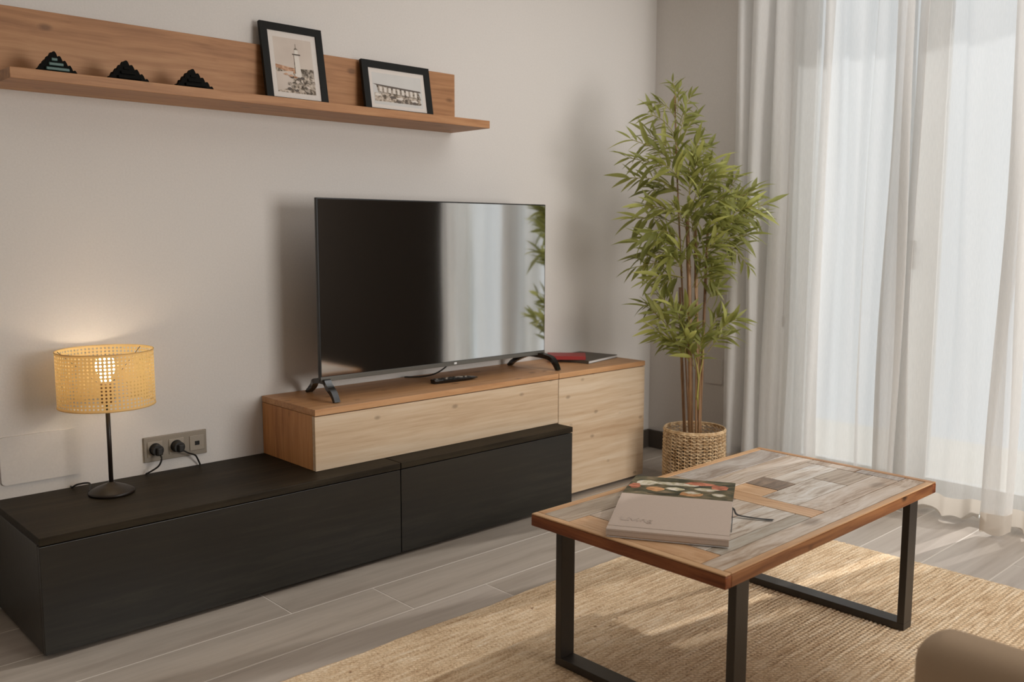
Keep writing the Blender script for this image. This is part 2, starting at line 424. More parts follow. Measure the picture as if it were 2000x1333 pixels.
def obj(name, bm, mats, parent=None, smooth=False, loc=None, label=None, kind=None, cat=None, group=None):
    """bm is in world coordinates; origin goes to loc (default: parent's own origin or bottom centre)."""
    if loc is None:
        if parent is not None:
            loc = wloc(parent)
        else:
            xs = [v.co for v in bm.verts]
            loc = Vector((sum(v.x for v in xs)/len(xs), sum(v.y for v in xs)/len(xs), min(v.z for v in xs)))
    loc = Vector(loc)
    bmesh.ops.translate(bm, verts=bm.verts[:], vec=-loc)
    me = bpy.data.meshes.new(name)
    bm.to_mesh(me); bm.free()
    if not isinstance(mats, (list, tuple)): mats = [mats]
    for m in mats: me.materials.append(m)
    if smooth:
        for p in me.polygons: p.use_smooth = True
    o = bpy.data.objects.new(name, me)
    if parent is not None:
        o.parent = parent
        o.location = loc - wloc(parent)
    else:
        o.location = loc
    if label: o['label'] = label
    if kind: o['kind'] = kind
    if cat: o['category'] = cat
    if group: o['group'] = group
    return link(o)

def box(bm, x0, x1, y0, y1, z0, z1, bev=0.0, seg=2, mi=0):
    n0 = len(bm.verts)
    r = bmesh.ops.create_cube(bm, size=1.0)
    vs = r['verts']
    for v in vs:
        v.co = Vector(((x0+x1)/2 + v.co.x*(x1-x0), (y0+y1)/2 + v.co.y*(y1-y0), (z0+z1)/2 + v.co.z*(z1-z0)))
    fs = set(f for v in vs for f in v.link_faces)
    for f in fs: f.material_index = mi
    if bev > 0:
        es = list(set(e for v in vs for e in v.link_edges))
        r = bmesh.ops.bevel(bm, geom=es, offset=bev, segments=seg, affect='EDGES', profile=0.5)
        for f in r['faces']: f.material_index = mi
    return bm

def B(*a, **k):
    return box(bmesh.new(), *a, **k)

def tube(bm, pts, rad, n=10, cap=True, mi=0):
    pts = [Vector(p) for p in pts]
    rings = []
    up = Vector((0, 0, 1))
    for i, p in enumerate(pts):
        t = (pts[min(i+1, len(pts)-1)] - pts[max(i-1, 0)]).normalized()
        a = t.cross(up)
        if a.length < 1e-3: a = t.cross(Vector((1, 0, 0)))
        a.normalize(); b = a.cross(t).normalized()
        if i and rings:
            pass
        r = rad[i] if isinstance(rad, (list, tuple)) else rad
        rings.append([bm.verts.new(p + a*math.cos(2*math.pi*k/n)*r + b*math.sin(2*math.pi*k/n)*r) for k in range(n)])
    for i in range(len(rings)-1):
        for k in range(n):
            f = bm.faces.new((rings[i][k], rings[i][(k+1) % n], rings[i+1][(k+1) % n], rings[i+1][k])); f.material_index = mi
    if cap:
        bm.faces.new(rings[0][::-1]).material_index = mi; bm.faces.new(rings[-1]).material_index = mi
    return bm

def lathe(bm, prof, c, n=40, mi=0):
    rings = []
    for r, z in prof:
        if r < 1e-5:
            rings.append([bm.verts.new((c[0], c[1], c[2]+z))])
        else:
            rings.append([bm.verts.new((c[0]+r*math.cos(2*math.pi*k/n), c[1]+r*math.sin(2*math.pi*k/n), c[2]+z)) for k in range(n)])
    for a, b in zip(rings[:-1], rings[1:]):
        for k in range(n):
            k2 = (k+1) % n
            if len(a) == 1 and len(b) == 1: continue
            if len(a) == 1: f = bm.faces.new((a[0], b[k2], b[k]))
            elif len(b) == 1: f = bm.faces.new((a[k], a[k2], b[0]))
            else: f = bm.faces.new((a[k], a[k2], b[k2], b[k]))
            f.material_index = mi
    return bm

def prism(bm, outline, axis_o, ax, ay, depth_v, mi=0):
    """outline 2D pts mapped to origin+ax*u+ay*v, extruded by depth_v."""
    o = Vector(axis_o); ax = Vector(ax); ay = Vector(ay); d = Vector(depth_v)
    a = [bm.verts.new(o + ax*u + ay*v) for u, v in outline]
    b = [bm.verts.new(o + ax*u + ay*v + d) for u, v in outline]
    n = len(a)
    fs = [bm.faces.new(a[::-1]), bm.faces.new(b)]
    for i in range(n):
        fs.append(bm.faces.new((a[i], a[(i+1) % n], b[(i+1) % n], b[i])))
    for f in fs: f.material_index = mi
    return bm

def catmull(pts, sub=8):
    out = []
    P = [Vector(p) for p in pts]
    P = [P[0]*2-P[1]] + P + [P[-1]*2-P[-2]]
    for i in range(1, len(P)-2):
        for s in range(sub):
            t = s/sub
            a, b, c, d = P[i-1], P[i], P[i+1], P[i+2]
            out.append(0.5*((2*b) + (c-a)*t + (2*a-5*b+4*c-d)*t*t + (3*b-a-3*c+d)*t**3))
    out.append(P[-2].copy())
    return out

# ------------------------------------------------------------------ room shell
XR, XL, YB, ZC = 3.11, -2.0, -5.0, 2.5
DY0, DY1, DZ = -2.04, -0.76, 2.28      # balcony door opening
def struct(name, bm, m, **k):
    return obj(name, bm, m, kind='structure', **k)
struct('wall_front', B(XL-0.1, XR+0.1, 0, 0.1, -0.05, ZC), M['wall'])
struct('wall_left', B(XL-0.1, XL, YB, 0, -0.05, ZC), M['wall'])
struct('wall_back', B(XL-0.1, XR+0.1, YB-0.1, YB, -0.05, ZC), M['wall'])
bm = bmesh.new()
box(bm, XR, XR+0.12, DY1, 0, -0.05, ZC)
box(bm, XR, XR+0.12, DY0, DY1, DZ, ZC)
box(bm, XR, XR+0.12, DY0-0.06, DY0, -0.05, ZC)
wr = struct('wall_right', bm, M['wall'])
obj('tv_reflection_dark_panel', B(XR-0.001, XR+0.12, YB, DY0-0.06, -0.05, ZC), M['screen_dark'], wr)  # unseen wall stretch, darkened so the left of the screen reflects black
struct('ceiling', B(XL-0.1, XR+0.12, YB-0.1, 0.1, ZC, ZC+0.05), M['ceiling'])
# floor: wood-look tiles in staggered rows over a pale grout bed
fl = struct('floor', B(XL, XR, YB, 0, -0.03, -0.0007), M['grout'], loc=(0, 0, -0.03))
G = 0.0019
row = 0
y1 = 0.035
fm = [M['floor_a'], M['floor_b'], M['floor_c']]
k = 0
while y1 > YB:
    y0 = y1 - 0.22
    # row holding y=-0.5 is k=2 with a joint at x=.632
    x = 0.632 + 0.2875*(k-2)
    while x > XL: x -= 1.2
    while x < XR:
        a, b = max(x, XL), min(x+1.2, XR)
        c, d = max(y0, YB), min(y1, -0.0)
        if b-a > 0.01 and d-c > 0.01:
            obj('floor_plank', B(a+G, b-G, c+G, d-G, -0.02, 0.0, bev=0.0008, seg=1), random.choice(fm), fl, loc=(a*0.37+k*0.31, k*0.77, 0))
        x += 1.2
    y1 = y0; k += 1
struct('baseboard_front', B(2.60, XR-0.012, -0.012, 0, 0, 0.095, bev=0.002), M['base'])
struct('baseboard_right', B(XR-0.012, XR, -0.74, 0, 0, 0.095, bev=0.002), M['base'])
struct('baseboard_left', B(XL, XL+0.012, YB, 0, 0, 0.095), M['base'])

# balcony door behind the curtains
w1 = obj('window_1', B(XR+0.03, XR+0.10, DY0, DY0+0.05, 0, DZ), M['frame_white'], kind='structure')
obj('window_frame', B(XR+0.03, XR+0.10, DY1-0.05, DY1, 0, DZ, bev=0.004), M['frame_white'], w1)
obj('window_frame', B(XR+0.03, XR+0.10, DY0+0.05, DY1-0.05, DZ-0.05, DZ, bev=0.004), M['frame_white'], w1)
obj('window_frame', B(XR+0.03, XR+0.10, DY0+0.05, DY1-0.05, 0.0, 0.045, bev=0.004), M['frame_white'], w1)
for a, b in ((DY0+0.05, -1.38), (-1.38, DY1-0.05)):
    bm = bmesh.new()
    for (c, d, e, f) in ((a, a+0.05, 0.045, DZ-0.05), (b-0.05, b, 0.045, DZ-0.05), (a+0.05, b-0.05, 0.045, 0.11), (a+0.05, b-0.05, DZ-0.11, DZ-0.05)):
        box(bm, XR+0.045, XR+0.085, c, d, e, f)
    obj('sash', bm, M['frame_white'], w1)
    obj('pane', B(XR+0.062, XR+0.066, a+0.05, b-0.05, 0.11, DZ-0.11), M['glass'], w1)
obj('window_handle', B(XR+0.02, XR+0.045, -1.345, -1.325, 0.98, 1.1, bev=0.005), M['steel'], w1)
# balcony floor outside, and an unseen slab added to cut the sun
struct('balcony_floor', B(XR+0.12, 4.6, -4.2, 1.4, -0.12, -0.03), M['outside'])
struct('sun_cut_slab', B(XR+0.12, 4.35, -4.2, 1.4, 2.62, 2.76), M['outside'])
cd = thing('blind_pull_cord', 'thin grey pull cord hanging behind the left curtain', 'cord', (3.06, -0.775, 0.70))
obj('cord', tube(bmesh.new(), [(3.075, -0.79, 2.35), (3.075, -0.79, 0.76)], 0.003, 6), M['steel'], cd)
obj('cord_weight', lathe(bmesh.new(), [(0, 0), (0.006, 0.004), (0.006, 0.05), (0, 0.06)], (3.075, -0.79, 0.70), 10), M['steel'], cd)

# ------------------------------------------------------------------ curtains
def curtain(name, label, path_bot, path_top, zb=0.018, hem=0.075, group='sheer curtains over the balcony door'):
    pb = catmull([(x, y, 0) for x, y in path_bot], 9); pt = catmull([(x, y, 0) for x, y in path_top], 9)
    n = len(pb)
    base = (sum(p.x for p in pb)/n, sum(p.y for p in pb)/n, zb)
    T = thing(name, label, 'curtain', base)
    zs = [zb, zb+hem] + [zb+hem + (2.44-zb-hem)*(i/26) for i in range(1, 27)]
    def P(i, z, j):
        t = (z-zb)/(2.44-zb)
        t = t**0.8
        p = pb[i].lerp(pt[i], t)
        wob = 0.006*math.sin(i*0.23 + z*3.1)*(1-t) + 0.004*math.sin(i*0.11+z*5.0)
        return (p.x+wob, p.y + 0.010*math.sin(z*2.2+i*0.09), z + (0.006*math.sin(i*0.35) if j == 0 else 0))
    def strip(zz, j0):
        bm = bmesh.new()
        rows = [[bm.verts.new(P(i, z, j0+a)) for i in range(n)] for a, z in enumerate(zz)]
        for a in range(len(rows)-1):
            for i in range(n-1):
                bm.faces.new((rows[a][i], rows[a][i+1], rows[a+1][i+1], rows[a+1][i]))
        return bm
    obj('sheer_panel', strip(zs[1:], 1), M['sheer'], T, smooth=True)
    obj('hem', strip(zs[:2], 0), M['hem'], T, smooth=True)
    obj('heading_tape', B(3.02-0.004, 3.02+0.004, min(p.y for p in pt), max(p.y for p in pt), 2.43, 2.46), M['hem'], T)
    return T

left_b = [(3.055, -0.545), (2.975, -0.56), (2.965, -0.60), (3.045, -0.62), (3.06, -0.645), (2.975, -0.65), (2.955, -0.69), (3.03, -0.715), (3.055, -0.735), (2.985, -0.745),
          (2.99, -0.79), (3.035, -0.815), (3.03, -0.86), (2.995, -0.90), (3.0, -0.95), (3.045, -0.99), (2.965, -0.985), (2.955, -1.02), (3.04, -1.035), (3.045, -1.07),
          (3.01, -1.11), (3.0, -1.155), (3.04, -1.18), (2.985, -1.205), (2.985, -1.24), (3.03, -1.265), (3.05, -1.31), (3.04, -1.36)]
left_t = [(x, y) for x, y in left_b]
curtain('sheer_curtain', 'left white sheer curtain gathered in beige pleats beside the bamboo plant', left_b, left_t)
right_b = [(3.01, -1.29), (2.965, -1.295), (2.93, -1.33), (2.935, -1.385), (2.985, -1.36), (3.005, -1.33), (2.99, -1.40), (2.955, -1.425), (2.985, -1.375), (3.0, -1.45), (3.02, -1.50), (3.02, -1.55),
           (2.98, -1.585), (2.985, -1.63), (3.03, -1.655), (3.03, -1.69)]
third_b = [(2.93, -1.80), (2.90, -1.775), (2.885, -1.76), (2.875, -1.785), (2.89, -1.83), (2.96, -1.83), (2.99, -1.79), (3.0, -1.85), (2.96, -1.89), (2.98, -1.93), (3.02, -1.95), (3.0, -2.01), (3.03, -2.06)]
curtain('sheer_curtain', 'middle white sheer curtain with a broad dark fold and flat bright cloth', right_b, right_b[:-2] + [(3.035, -1.72), (3.03, -1.88)])
curtain('sheer_curtain', 'rightmost white sheer curtain whose lower hem ends nearest the rug', third_b, third_b)
obj('curtain_rail', B(2.985, 3.055, -2.4, -0.2, 2.46, 2.5), M['frame_white'], label='white ceiling rail carrying the three sheer curtains', cat='curtain rail')

# ------------------------------------------------------------------ tv furniture
def cabinet(name, label, x0, x1, y0, z0, z1, top_m, front_m, side_m, group, front_name='door', plinth=0.0, top_over=0.0):
    T = thing(name, label, 'cabinet', ((x0+x1)/2, y0/2, 0 if plinth else z0), group)
    g = 0.0016
    zt = z1-0.022
    zl = z0
    obj('side_panel', B(x0+g, x0+0.019, y0+0.019, -0.004, zl, zt-0.0015, bev=0.0008, seg=1), side_m, T)
    obj('side_panel', B(x1-0.019, x1-g, y0+0.019, -0.004, zl, zt-0.0015, bev=0.0008, seg=1), side_m, T)
    obj('bottom_panel', B(x0+0.019, x1-0.019, y0+0.02, -0.004, zl, zl+0.018), side_m, T)
    obj('back_panel', B(x0+0.019, x1-0.019, -0.012, -0.004, zl+0.018, zt-0.002), side_m, T)
    obj('top_panel', B(x0+g, x1-g, y0-top_over, -0.003, zt, z1, bev=0.0015, seg=2), top_m, T)
    obj(front_name, B(x0+g, x1-g, y0, y0+0.018, zl, zt-0.003, bev=0.0012, seg=2), front_m, T)
    if plinth:
        obj('plinth', B(x0+0.03, x1-0.03, y0+0.035, -0.02, 0, plinth), M['shadow_gap'], T)
    return T
XS, XE, YD, HB = 1.160, 2.032, -0.454, 0.335
XA, XM, XZ, YL, HL = 0.879, 2.042, 2.614, -0.362, 0.545
cabinet('tv_bench', 'long low black wood bench unit carrying the lit lamp', 0.0, XS, YD, 0.013, HB, M['black_top'], M['black_x'], M['black_x'], 'low black bench units', 'drop_front', 0.013, 0.002)
cabinet('tv_bench', 'shorter black wood bench unit beside the tall pale oak door', XS, XE, YD, 0.013, HB, M['black_top'], M['black_x'], M['black_x'], 'low black bench units', 'drop_front', 0.013, 0.002)
cabinet('oak_cabinet', 'long pale oak box unit under the television, resting on black benches', XA, XM, YL, HB+0.0005, HL, M['oak_top'], M['oak_x'], M['oak_z'], 'pale knotty oak units', 'drop_front', 0, 0.002)
cabinet('oak_cabinet', 'upright pale oak cabinet at the right end, two books on top', XM, XZ, YL, 0.013, HL, M['oak_top'], M['oak_door'], M['oak_z'], 'pale knotty oak units', 'door', 0.013, 0.002)

# wall shelf
SH = thing('wall_shelf', 'long pale oak wall shelf with backboard, holding ornaments and two photographs', 'shelf', (0.914, 0, 1.536))
obj('shelf_board', B(0.059, 1.769, -0.238, -0.001, 1.536, 1.565, bev=0.001, seg=1), M['shelf_oak'], SH)
obj('backboard', B(0.059, 1.769, -0.022, -0.001, 1.5655, 1.768, bev=0.001, seg=1), M['shelf_oak'], SH)

# ------------------------------------------------------------------ ornaments
def ornament(x, y, w, h, label, teal=False):
    z = 1.5655
    T = thing('mountain_ornament', label, 'ornament', (x+w/2, y, z), 'stepped mountain ornaments on the shelf')
    # lobed stepped outline, peak at 38 %
    pts = []
    peak = 0.38
    nL, nR = 4, 5
    def lobe(u0, v0, u1, v1):
        out = []
        for t in (0.0, 0.25, 0.5, 0.75):
            a = math.pi*t
            mu = u0 + (u1-u0)*t
            mv = v0 + (v1-v0)*t + 0.13*math.sin(a)
            out.append((mu, mv))
        return out
    L = [(i/nL*peak, (0.10 + 0.8*(i/nL)**0.9)) for i in range(nL+1)]
    R = [(peak + (1-peak)*i/nR, 0.90*(1-i/nR)**0.95 + 0.06) for i in range(nR+1)]
    pts.append((0, 0))
    for a, b in zip(L[:-1], L[1:]): pts += lobe(a[0], a[1], b[0], b[1])
    for a, b in zip(R[:-1], R[1:]): pts += lobe(a[0], a[1], b[0], b[1])
    pts.append((1, 0.06)); pts.append((1, 0))
    out = [(u*w, v*h) for u, v in pts]
    obj('silhouette', prism(bmesh.new(), out, (x, y, z), (1, 0, 0), (0, 0, 1), (0, -0.012, 0)), M['orn_dark'], T)
    obj('silhouette', prism(bmesh.new(), [(u*0.94+0.03*w, v*0.92) for u, v in out], (x, y+0.030, z), (1, 0, 0), (0, 0, 1), (0, -0.012, 0)), M['orn_dark'], T)
    for i in range(4):
        a = 0.12 + 0.075*i; b = 0.90 - 0.135*i
        zz = z + h*(0.0 + 0.2*i)
        bm = B(x+a*w, x+b*w, y-0.024+0.0028*i, y-0.012, zz, zz+h*0.13, bev=0.002, seg=2)
        obj('step', bm, M['orn_teal'] if teal else M['orn_dark'], T)
ornament(0.150, -0.150, 0.108, 0.066, 'leftmost stepped mountain ornament, black with grey-green stripes', True)
ornament(0.344, -0.150, 0.120, 0.066, 'middle one of the black stepped mountain ornaments on the shelf')
ornament(0.548, -0.150, 0.120, 0.066, 'black stepped mountain ornament nearest the lighthouse photograph')

# ------------------------------------------------------------------ picture frames
def picture(name, label, xl, w, h, yb, yt, border, mount, art):
    zb = 1.5655
    e_u = Vector((1, 0, 0)); e_v = Vector((0, yt-yb, math.sqrt(max(0, h*h-(yt-yb)**2)))).normalized(); nrm = Vector((0, -1, 0)) * e_v.z + Vector((0, 0, 1))*e_v.y
    nrm = e_u.cross(e_v); 
    if nrm.y > 0: nrm = -nrm
    o = Vector((xl, yb, zb + 0.0005))
    T = thing(name, label, 'picture frame', (xl+w/2, yb+0.008, zb), 'framed photographs on the shelf')
    d = 0.014
    def slab(u0, u1, v0, v1, n0, n1, mi=0, bm=None):
        bm = bm or bmesh.new()
        prism(bm, [(u0, v0), (u1, v0), (u1, v1), (u0, v1)], o + nrm*n0, e_u, e_v, nrm*(n1-n0), mi)
        return bm
    b = border
    for a in ((0, b, 0, h), (w-b, w, 0, h), (b, w-b, 0, b), (b, w-b, h-b, h)):
        obj('frame_bar', slab(*a, -d, 0), M['frame'], T)
    obj('backing', slab(b, w-b, b, h-b, -d+0.002, -0.007), M['frame'], T)
    obj('mount', slab(b, w-b, b, h-b, -0.0068, -0.005), M['mat_paper'], T)
    bm = bmesh.new(); mats = []
    pu0, pu1, pv0, pv1 = b+mount, w-b-mount, b+mount, h-b-mount
    for k, (poly, mk) in enumerate(art):
        if M[mk] not in mats: mats.append(M[mk])
        pts = [(pu0+u*(pu1-pu0), pv0+v*(pv1-pv0)) for u, v in poly]
        prism(bm, pts, o + nrm*(-0.005+0.00008*k), e_u, e_v, nrm*0.0001, mats.index(M[mk]))
    obj('print', bm, mats, T)
    return T
rnd = random.Random(3)
def blob(cx, cy, rx, ry, n=9):
    return [(cx+rx*math.cos(2*math.pi*i/n)*rnd.uniform(.7, 1.15), cy+ry*math.sin(2*math.pi*i/n)*rnd.uniform(.7, 1.15)) for i in range(n)]
R01 = lambda a, b, c, d: [(a, c), (b, c), (b, d), (a, d)]
art1 = [(R01(0, 1, 0, 1), 'pic_sky'), ([(0, 0), (1, 0), (1, .40), (.6, .42), (.3, .46), (0, .50)], 'pic_rock'),
        ([(0, .50), (.5, .455), (.5, .36), (.3, .38), (0, .44)], 'pic_brown'), ([(0, .36), (.45, .40), (.4, .10), (0, .02)], 'pic_sky'),
        ([(.62, .46), (1, .47), (1, .30), (.66, .33)], 'pic_mid'), ([(.5, .34), (.66, .34), (.635, .70), (.52, .70)], 'pic_white'),
        (R01(.47, .68, .70, .725), 'pic_dark'), (R01(.53, .62, .725, .80), 'pic_white'), ([(.52, .80), (.63, .80), (.575, .85)], 'pic_mid'), (R01(.567, .577, .85, .91), 'pic_dark'),
        (R01(.50, .515, .34, .70), 'pic_mid'),
        (R01(.49, .66, .30, .36), 'pic_white')] + [(blob(rnd.uniform(.3, .95), rnd.uniform(.04, .30), .06, .03), rnd.choice(['pic_mid', 'pic_rock', 'pic_dark', 'pic_sky'])) for _ in range(16)] + [(blob(.25+.12*i, .33-.02*i, .06, .02), 'pic_brown') for i in range(3)] + [([(.62, .14), (.72, .15), (.95, .01), (.75, .01)], 'pic_mid'), ([(.7, .26), (1, .24), (1, .19), (.7, .2)], 'pic_mid')]
art2 = [(R01(0, 1, 0, 1), 'pic_sky2'), (R01(.02, .95, .10, .36), 'pic_rock'), ([(.07, .62), (.92, .52), (.97, .28), (.1, .38)], 'pic_mid'),
        ([(0, .645), (.96, .56), (.98, .52), (.9, .50), (.08, .60)], 'pic_dark')]
for i in range(9):
    x = .13 + .088*i
    art2.append(([(x, .565-.006*i), (x+.05, .56-.006*i), (x+.05, .40-.008*i), (x, .41-.008*i)], 'pic_white'))
for i in range(6):
    art2.append((blob(.08+.15*i, .30-.02*i, .075, .045), ['pic_white', 'pic_mid', 'pic_dark', 'pic_white', 'pic_mid', 'pic_white'][i]))
for i in range(6):
    art2.append((blob(.5+.08*i, .14, .07, .045), ['pic_dark', 'pic_mid'][i % 2]))
picture('picture_frame', 'taller portrait black frame holding a lighthouse photograph', 0.896, 0.241, 0.285, -0.084, -0.036, 0.026, 0.020, art1)
picture('picture_frame', 'smaller landscape black frame with photograph of arcaded building and parked cars', 1.298, 0.316, 0.206, -0.082, -0.048, 0.027, 0.016, art2)

# ------------------------------------------------------------------ television
TX0, TX1, TY, TZ0, TZ1 = 0.993, 2.107, -0.214, 0.607, 1.247
TV = thing('television', 'large black flat screen television on two arched feet', 'television', ((TX0+TX1)/2, TY+0.03, HL))
obj('casing', B(TX0, TX1, TY, TY+0.012, TZ0, TZ1, bev=0.002), M['tv_body'], TV)
obj('rear_housing', B(TX0+0.12, TX1-0.12, TY+0.012, TY+0.06, TZ0+0.01, TZ1-0.28, bev=0.008), M['tv_body'], TV)
obj('screen', B(TX0+0.007, TX1-0.005, TY-0.0012, TY+0.001, TZ0+0.018, TZ1-0.005), M['screen'], TV)
obj('lower_bezel', B(TX0+0.002, TX1-0.002, TY-0.003, TY+0.001, TZ0, TZ0+0.0165, bev=0.0012), M['tv_chin'], TV)
obj('badge', B(1.598, 1.610, TY-0.0042, TY-0.0028, TZ0+0.005, TZ0+0.0125), M['tv_logo'], TV)
for xa, xb, xt in ((1.043, 1.002, 1.022), (2.052, 2.098, 2.072)):
    # arched foot: rear tip, crown under the set, front tip
    side = [(xa, -0.048, HL), (xa, -0.085, HL+0.028), (xt, -0.14, HL+0.055), (xt, -0.205, HL+0.062), (xb, -0.258, HL+0.050), (xb, -0.288, HL+0.028), (xb, -0.306, HL)]
    c = catmull(side, 6)
    bm = bmesh.new()
    rings = []
    for i, p in enumerate(c):
        t = (c[min(i+1, len(c)-1)]-c[max(i-1, 0)]).normalized()
        a = Vector((1, 0, 0)); n = a.cross(t).normalized()
        if n.z < 0: n = -n
        e = abs(i/(len(c)-1)-0.5)*2
        hw = 0.011 + 0.003*(1-e); th = 0.0065 + 0.0035*(1-e)
        q = [p - a*hw - n*th, p + a*hw - n*th, p + a*hw + n*th, p - a*hw + n*th]
        for v in q: v.z = max(v.z, HL+0.0004)
        rings.append([bm.verts.new(v) for v in q])
    for r0, r1 in zip(rings[:-1], rings[1:]):
        for k in range(4): bm.faces.new((r0[k], r0[(k+1) % 4], r1[(k+1) % 4], r1[k]))
    bm.faces.new(rings[0][::-1]); bm.faces.new(rings[-1])
    obj('foot', bm, M['gloss_black'], TV)
obj('cable', tube(bmesh.new(), catmull([(1.66, -0.15, 0.66), (1.64, -0.13, 0.60), (1.60, -0.10, 0.563), (1.56, -0.06, 0.549), (1.50, -0.02, 0.5485)], 5), 0.003, 7), M['cord'], TV)

# remote control
ang = math.radians(-4)
RC = thing('remote_control', 'black television remote control lying on the oak cabinet', 'remote control', (1.595, -0.222, HL))
bm = bmesh.new()
n = 12
rows_ = []
for i in range(n+1):
    u = -0.103 + 0.206*i/n
    e = abs(i/n*2-1)
    hw = 0.022*(1-0.25*e**6); zt = 0.016 - 0.006*max(0, (u/0.103))**2; zbm = 0.0006 + 0.008*max(0, (u/0.103))**4
    rows_.append([bm.verts.new(Vector((1.595, -0.222, HL)) + Matrix.Rotation(ang, 3, 'Z') @ Vector((u, v, z))) for v, z in ((-hw*.8, zbm), (hw*.8, zbm), (hw, zt*0.7), (hw*.9, zt), (-hw*.9, zt), (-hw, zt*.7))])
for r0, r1 in zip(rows_[:-1], rows_[1:]):
    for k in range(6): bm.faces.new((r0[k], r0[(k+1) % 6], r1[(k+1) % 6], r1[k]))
bm.faces.new(rows_[0][::-1]); bm.faces.new(rows_[-1])
obj('body', bm, M['gloss_black'], RC)
M['rc_btn'] = plain('remote_buttons', srgb(70, 68, 64), 0.5)
M['rc_light'] = plain('remote_button_light', srgb(190, 180, 168), 0.4)
for i in range(9):
    for j in (-1, 0, 1):
        u = -0.085 + i*0.0185
        c = Vector((1.595, -0.222, HL)) + Matrix.Rotation(ang, 3, 'Z') @ Vector((u, j*0.012, 0))
        zt = HL + 0.0158 - 0.006*max(0, (u/0.103))**2
        if i == 6 and j == 0:
            obj('button_ring', lathe(bmesh.new(), [(0, 0), (0.012, 0), (0.012, 0.002), (0, 0.002)], (c.x, c.y, zt-0.001), 16), M['rc_light'], RC)
        elif i != 6:
            obj('button', B(c.x-0.0045, c.x+0.0045, c.y-0.0032, c.y+0.0032, zt-0.001, zt+0.0014), M['rc_light'] if (i*3+j) % 5 == 0 else M['rc_btn'], RC)

# ------------------------------------------------------------------ books on the oak cabinet
def flat_book(name, label, P0, P1, wdt, th, z, cover, group=None, spine='left'):
    """P0->P1 front edge; depth goes towards +perp; the spine is on the left short side."""
    p0 = Vector((P0[0], P0[1], z)); p1 = Vector((P1[0], P1[1], z))
    u = (p1-p0); L = u.length; u.normalize(); v = Vector((-u.y, u.x, 0))
    T = thing(name, label, 'book', p0 + u*L/2 + v*wdt/2)
    Z = Vector((0, 0, 1)); c = 0.0022
    def sl(a, b, d, e, h0, h1, m, nm):
        obj(nm, prism(bmesh.new(), [(a, d), (b, d), (b, e), (a, e)], p0+Z*h0, u, v, Z*(h1-h0)), m, T)
    if spine == 'left':
        sl(0, L, 0, wdt, 0.0003, c, cover, 'cover_board'); sl(0, L, 0, wdt, th-c, th, cover, 'cover_board')
        sl(0, c, 0, wdt, c, th-c, cover, 'spine'); sl(c, L-0.003, 0.003, wdt-0.003, c, th-c, M['paper'], 'pages')
    else:
        sl(0, L, 0, wdt, 0.0003, c, cover, 'cover_board'); sl(0, L, 0, wdt, th-c, th, cover, 'cover_board')
        sl(0, L, 0, c, c, th-c, cover, 'spine'); sl(0.003, L-0.003, c, wdt-0.003, c, th-c, M['paper'], 'pages')
    return T
# large dark book: spine is the left front edge, white page edge faces the room
flat_book('book', 'large dark grey hardback lying flat beneath the small red book', (2.338, -0.262), (2.598, -0.208), 0.205, 0.014, HL, M['book_dark'])
flat_book('book', 'small red book lying on top of the large dark one', (2.232, -0.106), (2.352, -0.232), 0.125, 0.016, HL+0.0143, M['red'], spine='front')

# ------------------------------------------------------------------ table lamp
LX, LY, LZ = 0.293, -0.156, HB
LP = thing('table_lamp', 'lit table lamp with perforated cream drum shade and black base', 'lamp', (LX, LY, LZ))
obj('base', lathe(bmesh.new(), [(0, 0.0005), (0.062, 0.0005), (0.066, 0.003), (0.066, 0.008), (0.062, 0.011), (0.048, 0.019), (0.028, 0.027), (0.013, 0.032), (0.010, 0.036), (0, 0.037)], (LX, LY, LZ), 48), M['lamp_iron'], LP, smooth=True)
obj('pole', tube(bmesh.new(), [(LX, LY, LZ+0.03), (LX, LY, 0.625)], 0.0065, 14), M['lamp_iron'], LP, smooth=True)
M['socket'] = plain('lamp_socket', srgb(120, 86, 50), 0.6)
obj('bulb_socket', lathe(bmesh.new(), [(0, 0), (0.019, 0), (0.021, 0.012), (0.021, 0.06), (0.017, 0.066), (0, 0.066)], (LX, LY, 0.612), 20), M['socket'], LP, smooth=True)
obj('bulb', lathe(bmesh.new(), [(0, 0), (0.013, 0), (0.015, 0.012), (0.026, 0.034), (0.030, 0.052), (0.024, 0.070), (0.010, 0.079), (0, 0.080)], (LX, LY, 0.678), 20), M['bulb'], LP, smooth=True)
SR, SZ0, SZ1 = 0.1365, 0.610, 0.776
